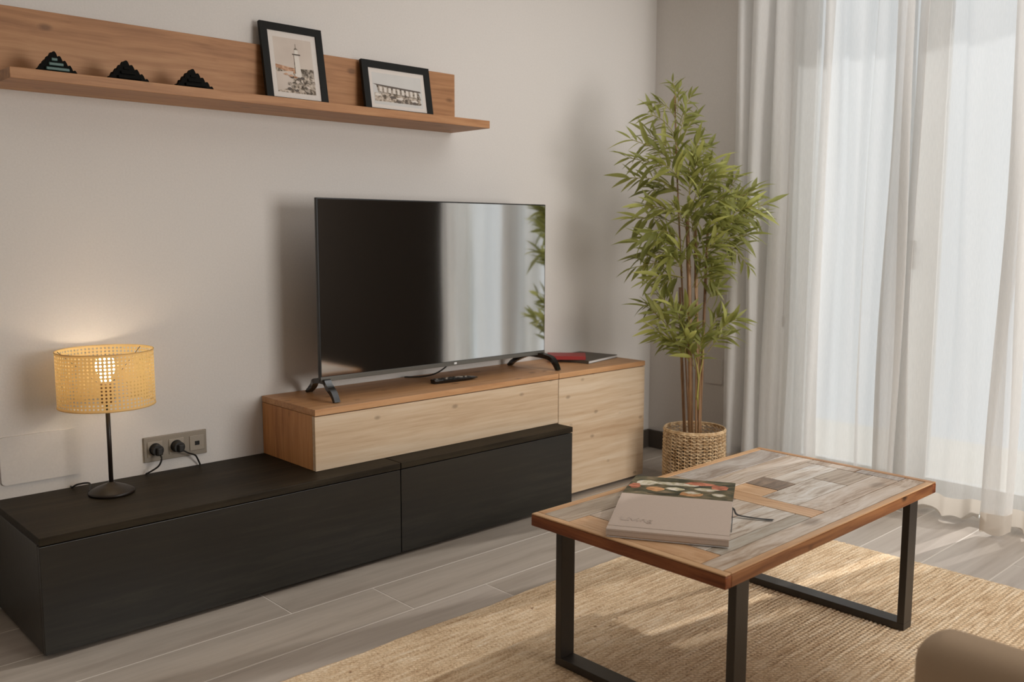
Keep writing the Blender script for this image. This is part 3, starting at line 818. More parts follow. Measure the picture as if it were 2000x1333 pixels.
def shade_bm():
    bm = bmesh.new()
    NC, NR = 74, 15
    hh = 0.0045
    z0, z1 = SZ0+hh, SZ1-hh
    cache = {}
    def V(a, z):
        key = (round(a % 1.0, 6), round(z, 6))
        if key not in cache:
            t = 2*math.pi*a
            cache[key] = bm.verts.new((LX+SR*math.cos(t), LY+SR*math.sin(t), z))
        return cache[key]
    for i in range(NC):
        a0, a1 = i/NC, (i+1)/NC
        bm.faces.new((V(a0, SZ0), V(a1, SZ0), V(a1, z0), V(a0, z0)))
        bm.faces.new((V(a0, z1), V(a1, z1), V(a1, SZ1), V(a0, SZ1)))
        for j in range(NR):
            b0, b1 = z0+(z1-z0)*j/NR, z0+(z1-z0)*(j+1)/NR
            am, bmid = (a0+a1)/2, (b0+b1)/2
            ra, rb = (a1-a0)*0.27, (b1-b0)*0.29
            outer = [V(a1, bmid) if False else None]
            oc = [V(a0, b0), V(a1, b0), V(a1, b1), V(a0, b1)]
            inner = []
            for k in range(8):
                t = math.radians(-135+22.5+45*k)
                inner.append(V(am+ra*math.cos(t), bmid+rb*math.sin(t)))
            # corner c touches inner 2c-1(mod 8) and 2c
            for c in range(4):
                a_, b_ = inner[(2*c-1) % 8], inner[(2*c) % 8]
                bm.faces.new((oc[c], b_, a_))
                bm.faces.new((oc[c], oc[(c+1) % 4], inner[(2*c+1) % 8], inner[(2*c) % 8]))
    return bm
obj('lamp_shade', shade_bm(), M['shade'], LP, label='cream drum shade pierced with rows of small round holes')
for z in (SZ0, SZ1):
    pts = [(LX+SR*math.cos(2*math.pi*k/60), LY+SR*math.sin(2*math.pi*k/60), z) for k in range(61)]
    obj('shade_rim', tube(bmesh.new(), pts, 0.0016, 6), M['shade'], LP)
bm = bmesh.new()
for k in range(3):
    t = 2*math.pi*k/3+0.4
    tube(bm, [(LX+0.019*math.cos(t), LY+0.019*math.sin(t), 0.672), (LX+SR*math.cos(t), LY+SR*math.sin(t), SZ1-0.004)], 0.0010, 5)
obj('shade_spider', bm, M['lamp_iron'], LP)
obj('cord', tube(bmesh.new(), catmull([(LX-0.05, LY+0.045, HB+0.006), (0.262, -0.055, HB+0.016), (0.235, -0.035, HB+0.014), (0.222, -0.02, HB+0.004), (0.222, -0.006, HB+0.003)], 5), 0.0028, 7), M['cord'], LP)
bl = lamp('lamp_bulb_light', 'POINT', (LX, LY, 0.728), (0, 0, 0), 26.0, (1.0, 0.76, 0.50), shadow_soft_size=0.03)

# ------------------------------------------------------------------ wall plates
def rounded_plate(bm, x0, x1, z0, z1, y0, y1, r, axis='y'):
    pts = []
    for cx, cz, a0 in ((x1-r, z1-r, 0), (x0+r, z1-r, 90), (x0+r, z0+r, 180), (x1-r, z0+r, 270)):
        for k in range(5):
            t = math.radians(a0+22.5*k); pts.append((cx+r*math.cos(t), cz+r*math.sin(t)))
    if axis == 'y': prism(bm, pts, (0, y0, 0), (1, 0, 0), (0, 0, 1), (0, y1-y0, 0))
    else: prism(bm, pts, (y0, 0, 0), (0, 1, 0), (0, 0, 1), (y1-y0, 0, 0))
    return bm
CP = obj('cover_plate', rounded_plate(bmesh.new(), 0.030, 0.252, 0.375, 0.521, 0, -0.007, 0.012), M['wall'], label='large blank rounded wall cover plate left of the lamp', cat='cover plate')
obj('cover_plate', rounded_plate(bmesh.new(), -0.448, -0.345, 0.388, 0.51, XR, XR-0.006, 0.008, 'x'), M['wall'], label='small blank wall plate behind the plant beside the curtain', cat='cover plate')
SP = thing('wall_socket', 'triple grey wall socket plate above the black bench', 'wall socket', (0.56, 0, 0.373))
obj('plate', B(0.452, 0.666, -0.009, -0.0002, 0.373, 0.456, bev=0.0015), M['steel'], SP)
for i in range(3):
    cx = 0.488 + 0.0715*i; cz = 0.4145
    obj('insert', B(cx-0.026, cx+0.026, -0.0115, -0.0088, cz-0.026, cz+0.026, bev=0.0015), M['steel_in'], SP)
    if i < 2:
        bm = bmesh.new()
        pts = [(0.0205*math.cos(2*math.pi*k/24), 0.0205*math.sin(2*math.pi*k/24)) for k in range(24)]
        prism(bm, pts, (cx, -0.0125, cz), (1, 0, 0), (0, 0, 1), (0, 0.001, 0))
        obj('socket_well', bm, M['shadow_gap'], SP)
    else:
        obj('data_port', B(cx-0.008, cx+0.008, -0.0125, -0.0112, cz-0.008, cz+0.006), M['shadow_gap'], SP)
for i, (lab, path) in enumerate((('black plug in the left socket, cord dropping leftwards', [(0.488, -0.045, 0.405), (0.492, -0.05, 0.388), (0.483, -0.045, 0.365), (0.462, -0.032, 0.348), (0.452, -0.015, 0.338)]),
                                 ('black plug in the middle socket, cord curving rightwards', [(0.565, -0.045, 0.405), (0.585, -0.045, 0.392), (0.612, -0.035, 0.378), (0.628, -0.022, 0.355), (0.638, -0.012, 0.338)]))):
    cx = 0.488 + 0.0715*i; cz = 0.4145
    T = thing('power_plug', lab, 'plug', (cx, -0.03, cz), 'plugs in the wall socket')
    pts = [(0.018*math.cos(2*math.pi*k/20), 0.018*math.sin(2*math.pi*k/20)) for k in range(20)]
    bm = prism(bmesh.new(), pts, (cx, -0.0127, cz), (1, 0, 0), (0, 0, 1), (0, -0.026, 0))
    box(bm, cx-0.008, cx+0.010, -0.052, -0.036, cz-0.014, cz+0.010, bev=0.003)
    obj('plug_body', bm, M['cord'], T)
    obj('cord', tube(bmesh.new(), catmull(path, 6), 0.0029, 7), M['cord'], T)

# ------------------------------------------------------------------ jute rug
RX0, RX1, RY0, RY1 = -0.25, 2.43, -2.9, -0.993
bm = bmesh.new()
nrow = 150; nx = 70
pitch = (RY1-RY0)/nrow
prof = [(0.0, 0.0082), (0.28, 0.0106), (0.72, 0.0106)]
rg = random.Random(5)
lines = []
for r in range(nrow):
    for f, z in prof:
        y = RY0 + (r+f)*pitch
        lines.append((y, z))
lines.append((RY1, 0.004)); lines.append((RY1, 0.0005)); lines.insert(0, (RY0, 0.0005))
xe = [rg.uniform(-0.004, 0.004) for _ in range(len(lines))]
grid = []
wv = [0.003*math.sin(i*0.5)+rg.uniform(-.0015, .0015) for i in range(nx+1)]
for li, (y, z) in enumerate(lines):
    rowv = []
    edge = min(1.0, (RY1-y)/0.1) if y > RY1-0.1 else 1
    for i in range(nx+1):
        x = RX0 + (RX1-RX0)*i/nx + (xe[li] if i in (0, nx) else 0)
        zz = z + (rg.uniform(-0.0012, 0.0012) if z > 0.008 else 0)
        if i in (0, nx): zz = min(zz, 0.001)
        rowv.append(bm.verts.new((x, y + wv[i]*(1.0-edge*0.7), max(zz, 0.0005))))
    grid.append(rowv)
for a in range(len(grid)-1):
    for i in range(nx):
        bm.faces.new((grid[a][i], grid[a][i+1], grid[a+1][i+1], grid[a+1][i]))
obj('jute_rug', bm, M['jute'], smooth=True, label='natural braided jute rug on the grey plank floor', cat='rug', loc=(1.09, -1.95, 0))
RUGZ = 0.0117

# ------------------------------------------------------------------ coffee table
AX0, AX1, AY0, AY1, AH, AT = 0.890, 1.942, -1.950, -1.3765, 0.427, 0.032
CT = thing('coffee_table', 'coffee table with patchwork reclaimed wood top and black iron legs', 'table', ((AX0+AX1)/2, (AY0+AY1)/2, RUGZ))
BW = 0.022
for (a, b, c, d, mk) in ((AX0, AX0+BW, AY0, AY1, 'pine_gloss_wear_y'), (AX1-BW, AX1, AY0, AY1, 'pine_gloss_wear_y'), (AX0+BW, AX1-BW, AY0, AY0+BW, 'pine_gloss_wear'), (AX0+BW, AX1-BW, AY1-BW, AY1, 'pine_gloss_wear')):
    obj('edge_gloss_wear', B(a+0.0004, b-0.0004, c+0.0004, d-0.0004, AH-0.004, AH, bev=0.0022, seg=2), M[mk], CT)  # added strip; gloss and wear of the board tops put into its colour
obj('edge_board', B(AX0, AX0+BW, AY0, AY1, AH-AT, AH-0.0041, bev=0.0025), M['pine_edge'], CT)
obj('edge_board', B(AX1-BW, AX1, AY0, AY1, AH-AT, AH-0.0041, bev=0.0025), M['pine_edge'], CT)
obj('edge_board', B(AX0+BW, AX1-BW, AY0, AY0+BW, AH-AT, AH-0.0041, bev=0.0025), M['pine_edge_x'], CT)
obj('edge_board', B(AX0+BW, AX1-BW, AY1-BW, AY1, AH-AT, AH-0.0041, bev=0.0025), M['pine_edge_x'], CT)
obj('core_board', B(AX0+BW, AX1-BW, AY0+BW, AY1-BW, AH-AT+0.002, AH-0.0088), M['pine_edge'], CT)
ix0, ix1, iy0, iy1 = AX0+BW, AX1-BW, AY0+BW, AY1-BW
planks = [
    (ix0, ix1, iy0, -1.872, 't_pale'),
    (ix0, 0.989, -1.872, -1.483, 't_orange'),
    (ix0, 1.448, -1.483, iy1, 't_carved'),
    (0.989, 1.380, -1.872, -1.830, 't_blue'),
    (0.989, 1.380, -1.830, -1.740, 't_white'),
    (0.989, 1.380, -1.740, -1.655, 't_pale'),
    (0.989, 1.380, -1.655, -1.568, 't_grey'),
    (0.989, 1.448, -1.568, -1.483, 't_pale'),
    (1.380, 1.448, -1.872, -1.568, 't_orange'),
    (1.448, 1.875, -1.872, -1.795, 't_pale'),
    (1.448, 1.722, -1.795, -1.688, 't_white'),
    (1.722, 1.875, -1.795, -1.688, 't_carved'),
    (1.448, 1.535, -1.688, -1.584, 't_orange'),
    (1.535, 1.629, -1.688, -1.584, 't_dark'),
    (1.629, 1.875, -1.688, -1.611, 't_white'),
    (1.629, 1.875, -1.611, -1.584, 't_pale'),
    (1.875, ix1, -1.872, -1.740, 't_grey'),
    (1.875, ix1, -1.740, -1.584, 't_pale'),
    (1.448, ix1, -1.584, -1.495, 't_pale'),
    (1.448, ix1, -1.495, iy1, 't_grey'),
]
rp = random.Random(11)
for (a, b, c, d, mk) in planks:
    g = 0.0015
    zt = AH - 0.0012 + rp.uniform(-0.0003, 0.0003)
    obj('top_plank', B(a+g, b-g, c+g, d-g, AH-0.0085, zt, bev=0.0004, seg=1), M[mk], CT)
W_, T_ = 0.0495, 0.0205
for x0 in (AX0+0.0715, AX1-0.0715-W_):
    ya, yb = AY0+0.019, AY1-0.019
    fr = obj('leg_frame', B(x0, x0+W_, ya, yb, RUGZ, RUGZ+T_, bev=0.0012), M['iron'], CT)
    obj('leg_frame_top', B(x0, x0+W_, ya, yb, AH-AT-0.0055, AH-AT-0.0002, bev=0.0006, seg=1), M['iron'], CT)
    for y in (ya, yb-T_):
        obj('leg', B(x0, x0+W_, y, y+T_, RUGZ+T_*0.98, AH-AT-0.0052, bev=0.0012), M['iron'], CT)

# open hardback on the coffee table
def open_book():
    O = Vector((0.893, -1.622, AH))
    e1 = Vector((math.cos(math.radians(31.5)), math.sin(math.radians(31.5)), 0))
    e2 = Vector((math.cos(math.radians(-59.5)), math.sin(math.radians(-59.5)), 0))
    Z = Vector((0, 0, 1)); L = 0.278
    T = thing('book', 'open pale hardback lying face down on the coffee table, food photo on its far cover', 'book', O + e1*0.25 + e2*L/2)
    def pr(pts, m, nm, s0=0.0, s1=L, **k):
        return obj(nm, prism(bmesh.new(), pts, O+e2*s0, e1, Z, e2*(s1-s0)), m, T, **k)
    g1, g2, g3 = 0.022, 0.248, 0.272     # hinge groove near the fold
    h0, hr, hf = 0.0205, 0.036, 0.010
    pr([(0.0, 0.001), (0.52, 0.001), (0.52, 0.003), (0.0, 0.003)], M['paper'], 'lower_cover', 0.002, L-0.002)
    pr([(0.006, 0.0032), (0.250, 0.0032), (0.250, hr-0.004), (0.012, h0-0.0035)], M['paper'], 'page_block', 0.004, L-0.004)
    pr([(0.254, 0.0032), (0.518, 0.0032), (0.515, hf-0.003), (0.254, hr-0.004)], M['paper'], 'page_block', 0.004, L-0.004)
    pr([(-0.002, 0.006), (0.0, 0.0035), (0.006, 0.0035), (0.006, h0-0.0035), (-0.001, h0-0.001)], M['cover_pale'], 'cover_edge')
    pr([(-0.002, h0-0.0035), (g1, h0-0.0022), (g1, h0+0.0005), (-0.001, h0)], M['cover_pale'], 'cover_strip')
    pr([(g1+0.0025, h0-0.0022), (g2, hr-0.003), (g2, hr), (g1+0.0025, h0+0.0008)], M['cover_pale'], 'near_cover')
    far = pr([(g2+0.001, hr-0.003), (0.52, hf-0.003), (0.52, hf), (g2+0.001, hr)], M['photo_base'], 'far_cover', label='dark food photograph on the far cover')
    # photographed dishes: flat printed shapes following the cover
    slope = Vector((0.52-g2, 0, 0)).length
    def print_patch(cu, cs, ru, rs, mk, n=11):
        bm = bmesh.new(); vs = []
        for k in range(n):
            t = 2*math.pi*k/n; f = rnd.uniform(.75, 1.1)
            u = cu+ru*math.cos(t)*f; s = cs+rs*math.sin(t)*f
            z = hr + (hf-hr)*(u-g2)/(0.52-g2) + print_patch.k
            vs.append(bm.verts.new(O + e1*u + e2*s + Z*z))
        print_patch.k += 0.00003
        bm.faces.new(vs)
        obj('printed_dish', bm, M[mk], T)
    print_patch.k = 0.0003
    for a in ((0.42, 0.045, 0.045, 0.034, 'photo_cream'), (0.43, 0.125, 0.026, 0.062, 'photo_cream'), (0.455, 0.185, 0.030, 0.046, 'photo_coral'), (0.42, 0.240, 0.040, 0.026, 'photo_coral'),
              (0.335, 0.075, 0.034, 0.026, 'photo_orange'), (0.355, 0.125, 0.024, 0.026, 'photo_cream'), (0.30, 0.170, 0.030, 0.034, 'photo_orange'), (0.318, 0.172, 0.017, 0.024, 'photo_cream'),
              (0.375, 0.205, 0.022, 0.036, 'photo_cream'), (0.31, 0.240, 0.022, 0.018, 'photo_cream'), (0.36, 0.018, 0.04, 0.016, 'photo_coral'), (0.48, 0.10, 0.014, 0.05, 'photo_base'), (0.275, 0.10, 0.014, 0.05, 'photo_dark')):
        print_patch(*a)
    # faint embossed title, low on the near cover
    fc = bpy.data.curves.new('embossed_title', 'FONT'); fc.body = 'Living'; fc.size = 0.034; fc.extrude = 0.0001
    fo = bpy.data.objects.new('embossed_title', fc); COL.objects.link(fo)
    sl = math.atan2(hr-h0, g2-g1)
    up = (e1*math.cos(sl) + Z*math.sin(sl)); nr = (e2.cross(up)).normalized()
    Mx = Matrix((e2, up, nr)).transposed().to_4x4()
    Mx.translation = O + e1*0.06 + e2*0.022 + Z*(h0+0.0012+(hr-h0)*0.175)
    dg = bpy.context.evaluated_depsgraph_get()
    me = bpy.data.meshes.new_from_object(fo.evaluated_get(dg))
    COL.objects.unlink(fo); bpy.data.objects.remove(fo)
    me.transform(Mx); me.transform(Matrix.Translation(-wloc(T)))
    me.materials.clear(); me.materials.append(M['emboss'])
    eo = bpy.data.objects.new('embossed_title', me); link(eo); eo.parent = T
    # ribbon bookmark from the fold
    pts = [(O+e1*0.232+e2*(L-0.004)+Z*0.026), (O+e1*0.234+e2*(L+0.004)+Z*0.020), Vector((1.243, -1.748, AH+0.006)), Vector((1.258, -1.780, AH+0.003)), Vector((1.272, -1.806, AH+0.0022)), Vector((1.283, -1.824, AH+0.002))]
    c = catmull(pts, 4)
    bm = bmesh.new(); prev = None
    for i, p in enumerate(c):
        a = (e1+e2*0.4).normalized()*(0.0045 if i < len(c)-4 else 0.006)
        q = (bm.verts.new(p-a), bm.verts.new(p+a), bm.verts.new(p+a+Z*0.0008), bm.verts.new(p-a+Z*0.0008))
        if prev:
            for k in range(4): bm.faces.new((prev[k], prev[(k+1) % 4], q[(k+1) % 4], q[k]))
        prev = q
    obj('ribbon', bm, M['ribbon'], T)
    pts2 = [(O+e1*0.232+e2*(L+0.001)+Z*0.024), (O+e1*0.16+e2*(L+0.002)+Z*0.012), (O+e1*0.10+e2*(L+0.002)+Z*0.006)]
    obj('ribbon', tube(bmesh.new(), pts2, 0.0012, 5), M['ribbon'], T)
open_book()

# ------------------------------------------------------------------ basket and bamboo
PX, PY = 2.645, -0.623
BR, BH = 0.136, 0.268
BK = thing('seagrass_basket', 'round open-weave natural rattan basket holding the bamboo plant', 'basket', (PX, PY, 0))
bm = bmesh.new()
NS = 30
for r in range(17):
    z = 0.012 + r*0.0152
    ph = math.pi*(r % 2)
    for strand in (0, 1):
        pts = []
        n = NS*4
        for k in range(n+1):
            t = 2*math.pi*k/n
            w = math.sin(NS*t/2*1 + ph + strand*math.pi)
            bulge = 1.0 + 0.02*math.sin(math.pi*z/BH)
            pts.append((PX+(BR*bulge-0.004+0.004*w)*math.cos(t), PY+(BR*bulge-0.004+0.004*w)*math.sin(t), z+0.0042*math.cos(NS*t/2 + ph + strand*math.pi)))
        tube(bm, pts, 0.0023, 5, cap=False)
obj('woven_strands', bm, M['rattan'], BK, kind='stuff')
bm = bmesh.new()
for k in range(NS):
    t = 2*math.pi*(k+0.5)/NS
    tube(bm, [(PX+(BR-0.004)*math.cos(t), PY+(BR-0.004)*math.sin(t), 0.004), (PX+(BR-0.002)*math.cos(t), PY+(BR-0.002)*math.sin(t), BH*0.5), (PX+(BR-0.004)*math.cos(t), PY+(BR-0.004)*math.sin(t), BH-0.004)], 0.0022, 5)
obj('stakes', bm, M['rattan'], BK)
bm = bmesh.new()
for dz, dr in ((0, 0), (-0.006, 0.003)):
    tube(bm, [(PX+(BR-0.004+dr)*math.cos(2*math.pi*k/60), PY+(BR-0.004+dr)*math.sin(2*math.pi*k/60), BH+dz) for k in range(61)], 0.004, 7, cap=False)
obj('rim', bm, M['rattan'], BK, smooth=True)
obj('basket_base', lathe(bmesh.new(), [(0, 0.0005), (BR-0.006, 0.0005), (BR-0.004, 0.006), (0, 0.008)], (PX, PY, 0), 32), M['rattan'], BK)

VR = Vector((0.7294, -0.6841, 0)); VF = Vector((0.6841, 0.7294, 0))   # across and away, plant's own frame
def uv(u, v, d=0.0):
    """u: metres across, v: height, d: metres deeper"""
    p = Vector((PX, PY, 0)) + VR*u + VF*d
    return Vector((p.x, p.y, v))
def px(u, v, d=0.0):
    # photo pixel (at the plant's distance) to the plant's frame: 455 px per metre
    return uv((u-1366.0)/455.0 + (285-v)*(-0.00004), 1.5 + (285.0-v)/452.0, d)
BP = thing('bamboo_plant', 'tall artificial bamboo plant with brown canes and green leaves in the corner', 'plant', (PX, PY, 0.0085))
obj('inner_pot', lathe(bmesh.new(), [(0, 0), (0.085, 0), (0.105, 0.15), (0.098, 0.15), (0.096, 0.13), (0, 0.13)], (PX, PY, 0.0085), 28), M['pot'], BP)
obj('moss', lathe(bmesh.new(), [(0.0958, 0.131), (0.07, 0.143), (0.03, 0.148), (0, 0.15)], (PX, PY, 0.0085), 20), M['soil'], BP)
canes = [
    ((1337, 845, 0.02), (1330, 690, 0.02), (1326, 560, 0.02), 0.0085),
    ((1346, 845, -0.03), (1342, 600, -0.02), (1337, 400, 0.0), 0.0125),
    ((1353, 845, -0.06), (1354, 700, -0.05), (1356, 620, -0.04), 0.0055),
    ((1366, 845, 0.0), (1358, 620, 0.0), (1354, 440, 0.0), 0.0100),
    ((1371, 845, 0.05), (1375, 640, 0.03), (1381, 430, 0.02), 0.0085),
    ((1360, 845, -0.045), (1361, 700, -0.04), (1352, 560, -0.03), 0.0045),
    ((1348, 845, 0.04), (1322, 400, 0.02), (1312, 190, 0.0), 0.0050),
]
cane_pts = []
for a, b, c, r in canes:
    p = [px(a[0], a[1]+120, a[2]), px(*a), px(*b), px(*c)]
    p[0].z = 0.12; p[0] = Vector((PX+(p[0].x-PX)*0.8, PY+(p[0].y-PY)*0.8, 0.12))
    q = catmull(p, 10)
    rad = [r*(1.15 if i % 7 == 3 else 1.0)*(1-0.35*i/len(q)) for i in range(len(q))]
    obj('cane', tube(bmesh.new(), q, rad, 10), M['cane'], BP, smooth=True)
    cane_pts.append(q)

# leaf meshes (shared)
def leaf_mesh(nm, L, W, curl, mat):
    bm = bmesh.new()
    n = 6
    mid = []; lf = []; rt = []
    for i in range(n+1):
        t = i/n
        w = W*math.sin(math.pi*min(1, t**0.75*0.98+0.02))*0.5
        z = -curl*t*t
        mid.append(bm.verts.new((L*t, 0, z)))
        if 0 < i < n:
            lf.append(bm.verts.new((L*t, w, z+w*0.35))); rt.append(bm.verts.new((L*t, -w, z+w*0.35)))
    bm.faces.new((mid[0], mid[1], lf[0])); bm.faces.new((mid[0], rt[0], mid[1]))
    for i in range(1, n-1):
        bm.faces.new((mid[i], mid[i+1], lf[i], lf[i-1])); bm.faces.new((mid[i], rt[i-1], rt[i], mid[i+1]))
    bm.faces.new((mid[n-1], mid[n], lf[n-2])); bm.faces.new((mid[n-1], rt[n-2], mid[n]))
    me = bpy.data.meshes.new(nm); bm.to_mesh(me); bm.free(); me.materials.append(mat)
    for p in me.polygons: p.use_smooth = True
    return me
LM = [leaf_mesh('leaf', 0.100, 0.022, 0.018, M['leaf']), leaf_mesh('leaf', 0.085, 0.020, 0.008, M['leaf']), leaf_mesh('leaf', 0.112, 0.021, 0.028, M['leaf']), leaf_mesh('leaf', 0.075, 0.014, 0.010, M['leaf_pale'])]
leaves = []; twigs = bmesh.new()
rl = random.Random(21)
def sprig(u0, v0, u1, v1, d0, d1, n, s=1.0, pale=0.12, spread=1.0):
    a = px(u0, v0, d0); b = px(u1, v1, d1)
    mid = a.lerp(b, 0.5) + Vector((0, 0, 0.02))
    c = catmull([a, mid, b], 5)
    tube(twigs, c, 0.0016, 4, cap=False)
    for i in range(n):
        t = (i+1)/n
        f = 0.15 + 0.85*t
        idx = min(len(c)-2, int(f*(len(c)-1)))
        p = c[idx].lerp(c[idx+1], f*(len(c)-1)-idx)
        t_ = (c[idx+1]-c[idx]).normalized()
        side = (-1 if i % 2 else 1)
        ang = math.radians(rl.uniform(22, 62))*spread*(1-0.6*(t > 0.93))
        # rotate the twig direction round a random axis close to the depth axis
        axis = (VF*side + Vector((rl.uniform(-.6, .6), rl.uniform(-.6, .6), rl.uniform(-.3, .3)))).normalized()
        d = Matrix.Rotation(ang, 3, axis) @ t_
        d.z -= rl.uniform(0.0, 0.35)
        d.normalize()
        up = (Vector((0, 0, 1)) + Vector((rl.uniform(-.5, .5), rl.uniform(-.5, .5), 0)) - VF*rl.uniform(0.1, 1.0)).normalized()
        y = up.cross(d)
        if y.length < 0.05: y = VR.copy()
        y.normalize(); z = d.cross(y).normalized()
        k = rl.choice([0, 0, 1, 2]) if rl.random() > pale else 3
        sc = s*rl.uniform(0.75, 1.15)
        mt = Matrix((d, y, z)).transposed().to_4x4() @ Matrix.Scale(sc, 4)
        mt.translation = p
        leaves.append((sc*[1, .85, 1.12, .75][k], k, mt))
SPR = [
    # top spire
    (1316, 215, 1308, 165, 0, 0, 6, .6), (1318, 240, 1280, 205, 0, -.02, 7, .75), (1322, 245, 1345, 190, 0, .02, 7, .7), (1318, 270, 1262, 226, .0, -.03, 8, .85), (1326, 280, 1352, 235, 0, .02, 8, .8),
    (1318, 220, 1322, 175, 0, .03, 5, .7), (1320, 270, 1330, 225, -.03, -.04, 8, .8),
    # upper left
    (1325, 330, 1225, 275, 0, -.05, 10, .95), (1322, 350, 1215, 310, 0, -.08, 10, .95), (1325, 320, 1262, 262, 0, .04, 10, .9), (1325, 370, 1228, 345, 0, .05, 10, 1), (1328, 360, 1270, 320, -.02, -.12, 10, 1),
    (1330, 330, 1300, 270, 0, -.1, 10, .9), (1332, 380, 1270, 370, 0, .06, 10, 1),
    # upper centre and right
    (1335, 340, 1365, 268, 0, .02, 10, .9), (1338, 350, 1385, 285, 0, .05, 10, .9), (1340, 380, 1350, 310, -.02, -.1, 10, 1), (1340, 400, 1335, 330, -.02, -.06, 10, 1), (1345, 400, 1385, 345, 0, -.08, 10, 1),
    (1350, 410, 1420, 340, 0, .02, 11, 1), (1355, 420, 1410, 330, 0, .06, 10, .95), (1348, 400, 1375, 320, 0, -.04, 10, 1), (1350, 430, 1400, 385, -.02, -.1, 10, 1),
    # right lobe, nearest the window
    (1370, 440, 1455, 375, .0, .0, 12, .95), (1372, 450, 1480, 365, .0, .05, 12, .9), (1375, 460, 1495, 395, .0, -.02, 12, .95), (1375, 455, 1470, 415, .0, -.06, 11, .95), (1380, 470, 1488, 420, 0, .05, 11, .95), (1375, 440, 1440, 345, 0, .04, 9, .8), (1385, 400, 1482, 380, .02, .02, 10, .8),
    (1380, 490, 1455, 455, 0, -.04, 10, .95), (1380, 480, 1420, 430, -.02, -.1, 10, 1), (1392, 450, 1455, 400, -.02, -.08, 10, .95),
    (1380, 500, 1440, 480, 0, .02, 9, .9), (1400, 470, 1462, 520, 0, .0, 8, .6),
    # middle left
    (1330, 430, 1250, 400, 0, -.04, 10, 1), (1332, 440, 1235, 425, 0, .02, 10, 1), (1332, 470, 1260, 450, 0, -.1, 10, 1), (1332, 480, 1236, 470, 0, -.03, 11, 1), (1332, 500, 1250, 500, 0, .03, 11, 1), (1330, 520, 1232, 520, 0, -.03, 10, .95), (1330, 540, 1255, 545, 0, -.06, 10, .95),
    (1330, 530, 1290, 495, 0, -.12, 10, 1), (1335, 450, 1300, 400, -.02, -.12, 10, 1), (1332, 540, 1290, 560, 0, .03, 9, .9), (1345, 520, 1310, 480, -.02, -.05, 10, 1),
    # middle centre
    (1350, 500, 1370, 440, -.02, -.1, 10, 1), (1352, 530, 1385, 470, -.02, -.08, 10, 1), (1355, 560, 1390, 510, -.02, -.1, 10, 1), (1378, 560, 1405, 520, .0, -.04, 9, .9), (1378, 590, 1405, 560, 0, .02, 9, .85), (1350, 470, 1330, 400, -.02, -.12, 10, .95), (1350, 560, 1372, 500, 0, -.05, 9, 1), (1375, 540, 1398, 575, 0, -.03, 7, .7),
    (1352, 430, 1390, 420, 0, -.12, 10, 1), (1345, 450, 1350, 380, -.02, -.14, 9, 1),
    # low left bunch
    (1345, 700, 1262, 600, -.02, -.05, 12, .95), (1348, 710, 1270, 640, -.02, -.1, 12, .95), (1350, 715, 1285, 660, -.03, -.06, 10, .85), (1348, 690, 1300, 590, -.02, -.12, 11, .95), (1350, 690, 1330, 600, -.02, -.08, 10, .9), (1352, 720, 1320, 640, -.04, -.14, 11, .95), (1355, 720, 1362, 650, -.05, -.1, 8, .8), (1348, 660, 1280, 570, 0, .02, 10, .9), (1352, 690, 1378, 640, -.04, -.08, 7, .75),
    (1340, 640, 1256, 592, -.01, .02, 9, .9),
    # low right sprig
    (1382, 680, 1436, 622, .03, .0, 11, .9), (1380, 665, 1412, 610, .03, .04, 8, .8), (1384, 690, 1420, 655, .03, .0, 8, .8),
]
for a in SPR:
    sprig(*a[:6], int(a[6]*1.55), a[7]*1.06)
for q in (px(1356, 700, -0.04), px(1360, 640, -0.04)):
    pass
tube(twigs, catmull([px(1354, 780, -.06), px(1357, 740, -.06), px(1352, 700, -.05), px(1340, 660, -.04)], 5), 0.0035, 6)
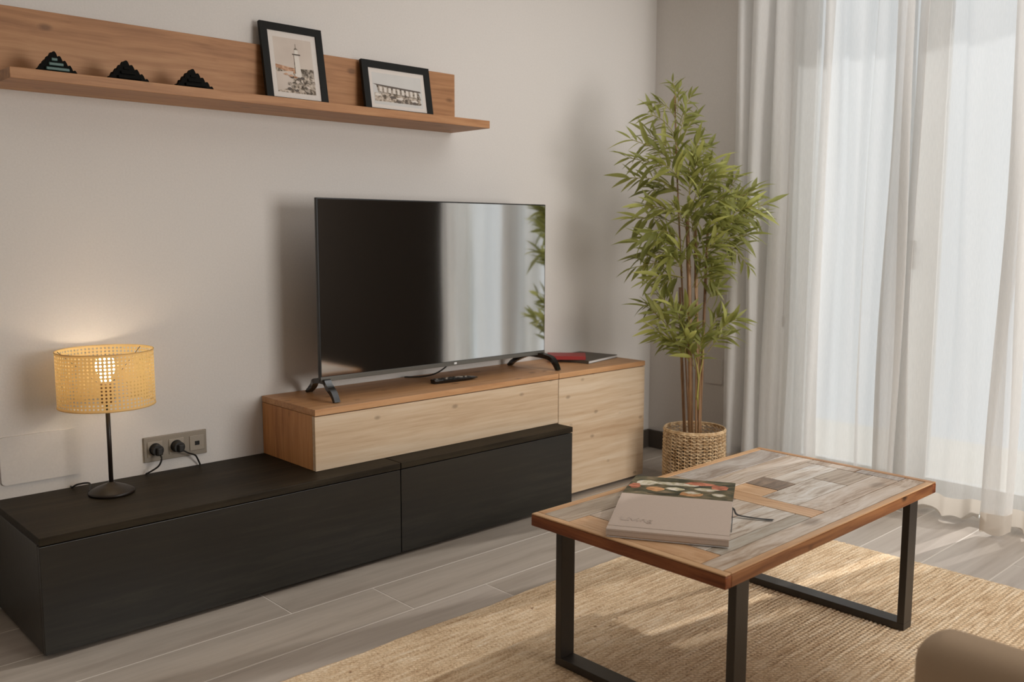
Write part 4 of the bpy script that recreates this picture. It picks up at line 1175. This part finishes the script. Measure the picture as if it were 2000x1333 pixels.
tube(twigs, catmull([px(1356, 800, -.06), px(1358, 740, -.06), px(1366, 700, -.05), px(1368, 650, -.04)], 5), 0.003, 6)
obj('twigs', twigs, M['cane_green'], BP, smooth=True)
leaves.sort(key=lambda t: -t[0])
base = wloc(BP)
for i, (s, k, mt) in enumerate(leaves[:300]):
    o = bpy.data.objects.new('leaf', LM[k])
    o.parent = BP
    mt2 = mt.copy(); mt2.translation = mt.translation - base
    o.matrix_local = mt2
    link(o)
bm = bmesh.new()
for i, (s, k, mt) in enumerate(leaves[300:]):
    n0 = len(bm.verts); f0 = len(bm.faces)
    bm.from_mesh(LM[k])
    bm.verts.ensure_lookup_table(); bm.faces.ensure_lookup_table()
    bmesh.ops.transform(bm, matrix=mt, verts=bm.verts[n0:])
    for f in bm.faces[f0:]: f.material_index = 1 if k == 3 else 0; f.smooth = True
obj('foliage', bm, [M['leaf'], M['leaf_pale']], BP, kind='stuff')

# ------------------------------------------------------------------ armchair in the near right corner
AC = thing('armchair', 'beige upholstered armchair, one rounded arm in the bottom right corner', 'armchair', (1.16, -2.88, RUGZ))
def soft(x0, x1, y0, y1, z0, z1, r):
    return B(x0, x1, y0, y1, z0, z1, bev=r, seg=5)
obj('arm', soft(0.655, 0.765, -3.28, -2.42, 0.10, 0.532, 0.045), M['sofa'], AC, smooth=True)
obj('arm', soft(1.49, 1.60, -3.28, -2.42, 0.10, 0.532, 0.045), M['sofa'], AC, smooth=True)
obj('seat_base', soft(0.766, 1.489, -3.20, -2.50, 0.10, 0.27, 0.02), M['sofa'], AC, smooth=True)
obj('seat_cushion', soft(0.767, 1.488, -3.12, -2.48, 0.272, 0.43, 0.045), M['sofa'], AC, smooth=True)
obj('back_cushion', soft(0.767, 1.488, -3.34, -3.13, 0.12, 0.80, 0.06), M['sofa'], AC, smooth=True)
for x in (0.71, 1.545):
    for y in (-3.2, -2.52):
        obj('leg', lathe(bmesh.new(), [(0, 0), (0.012, 0), (0.018, 0.10), (0, 0.10)], (x, y, RUGZ if y > -2.9 else 0.0), 12), M['iron'], AC)
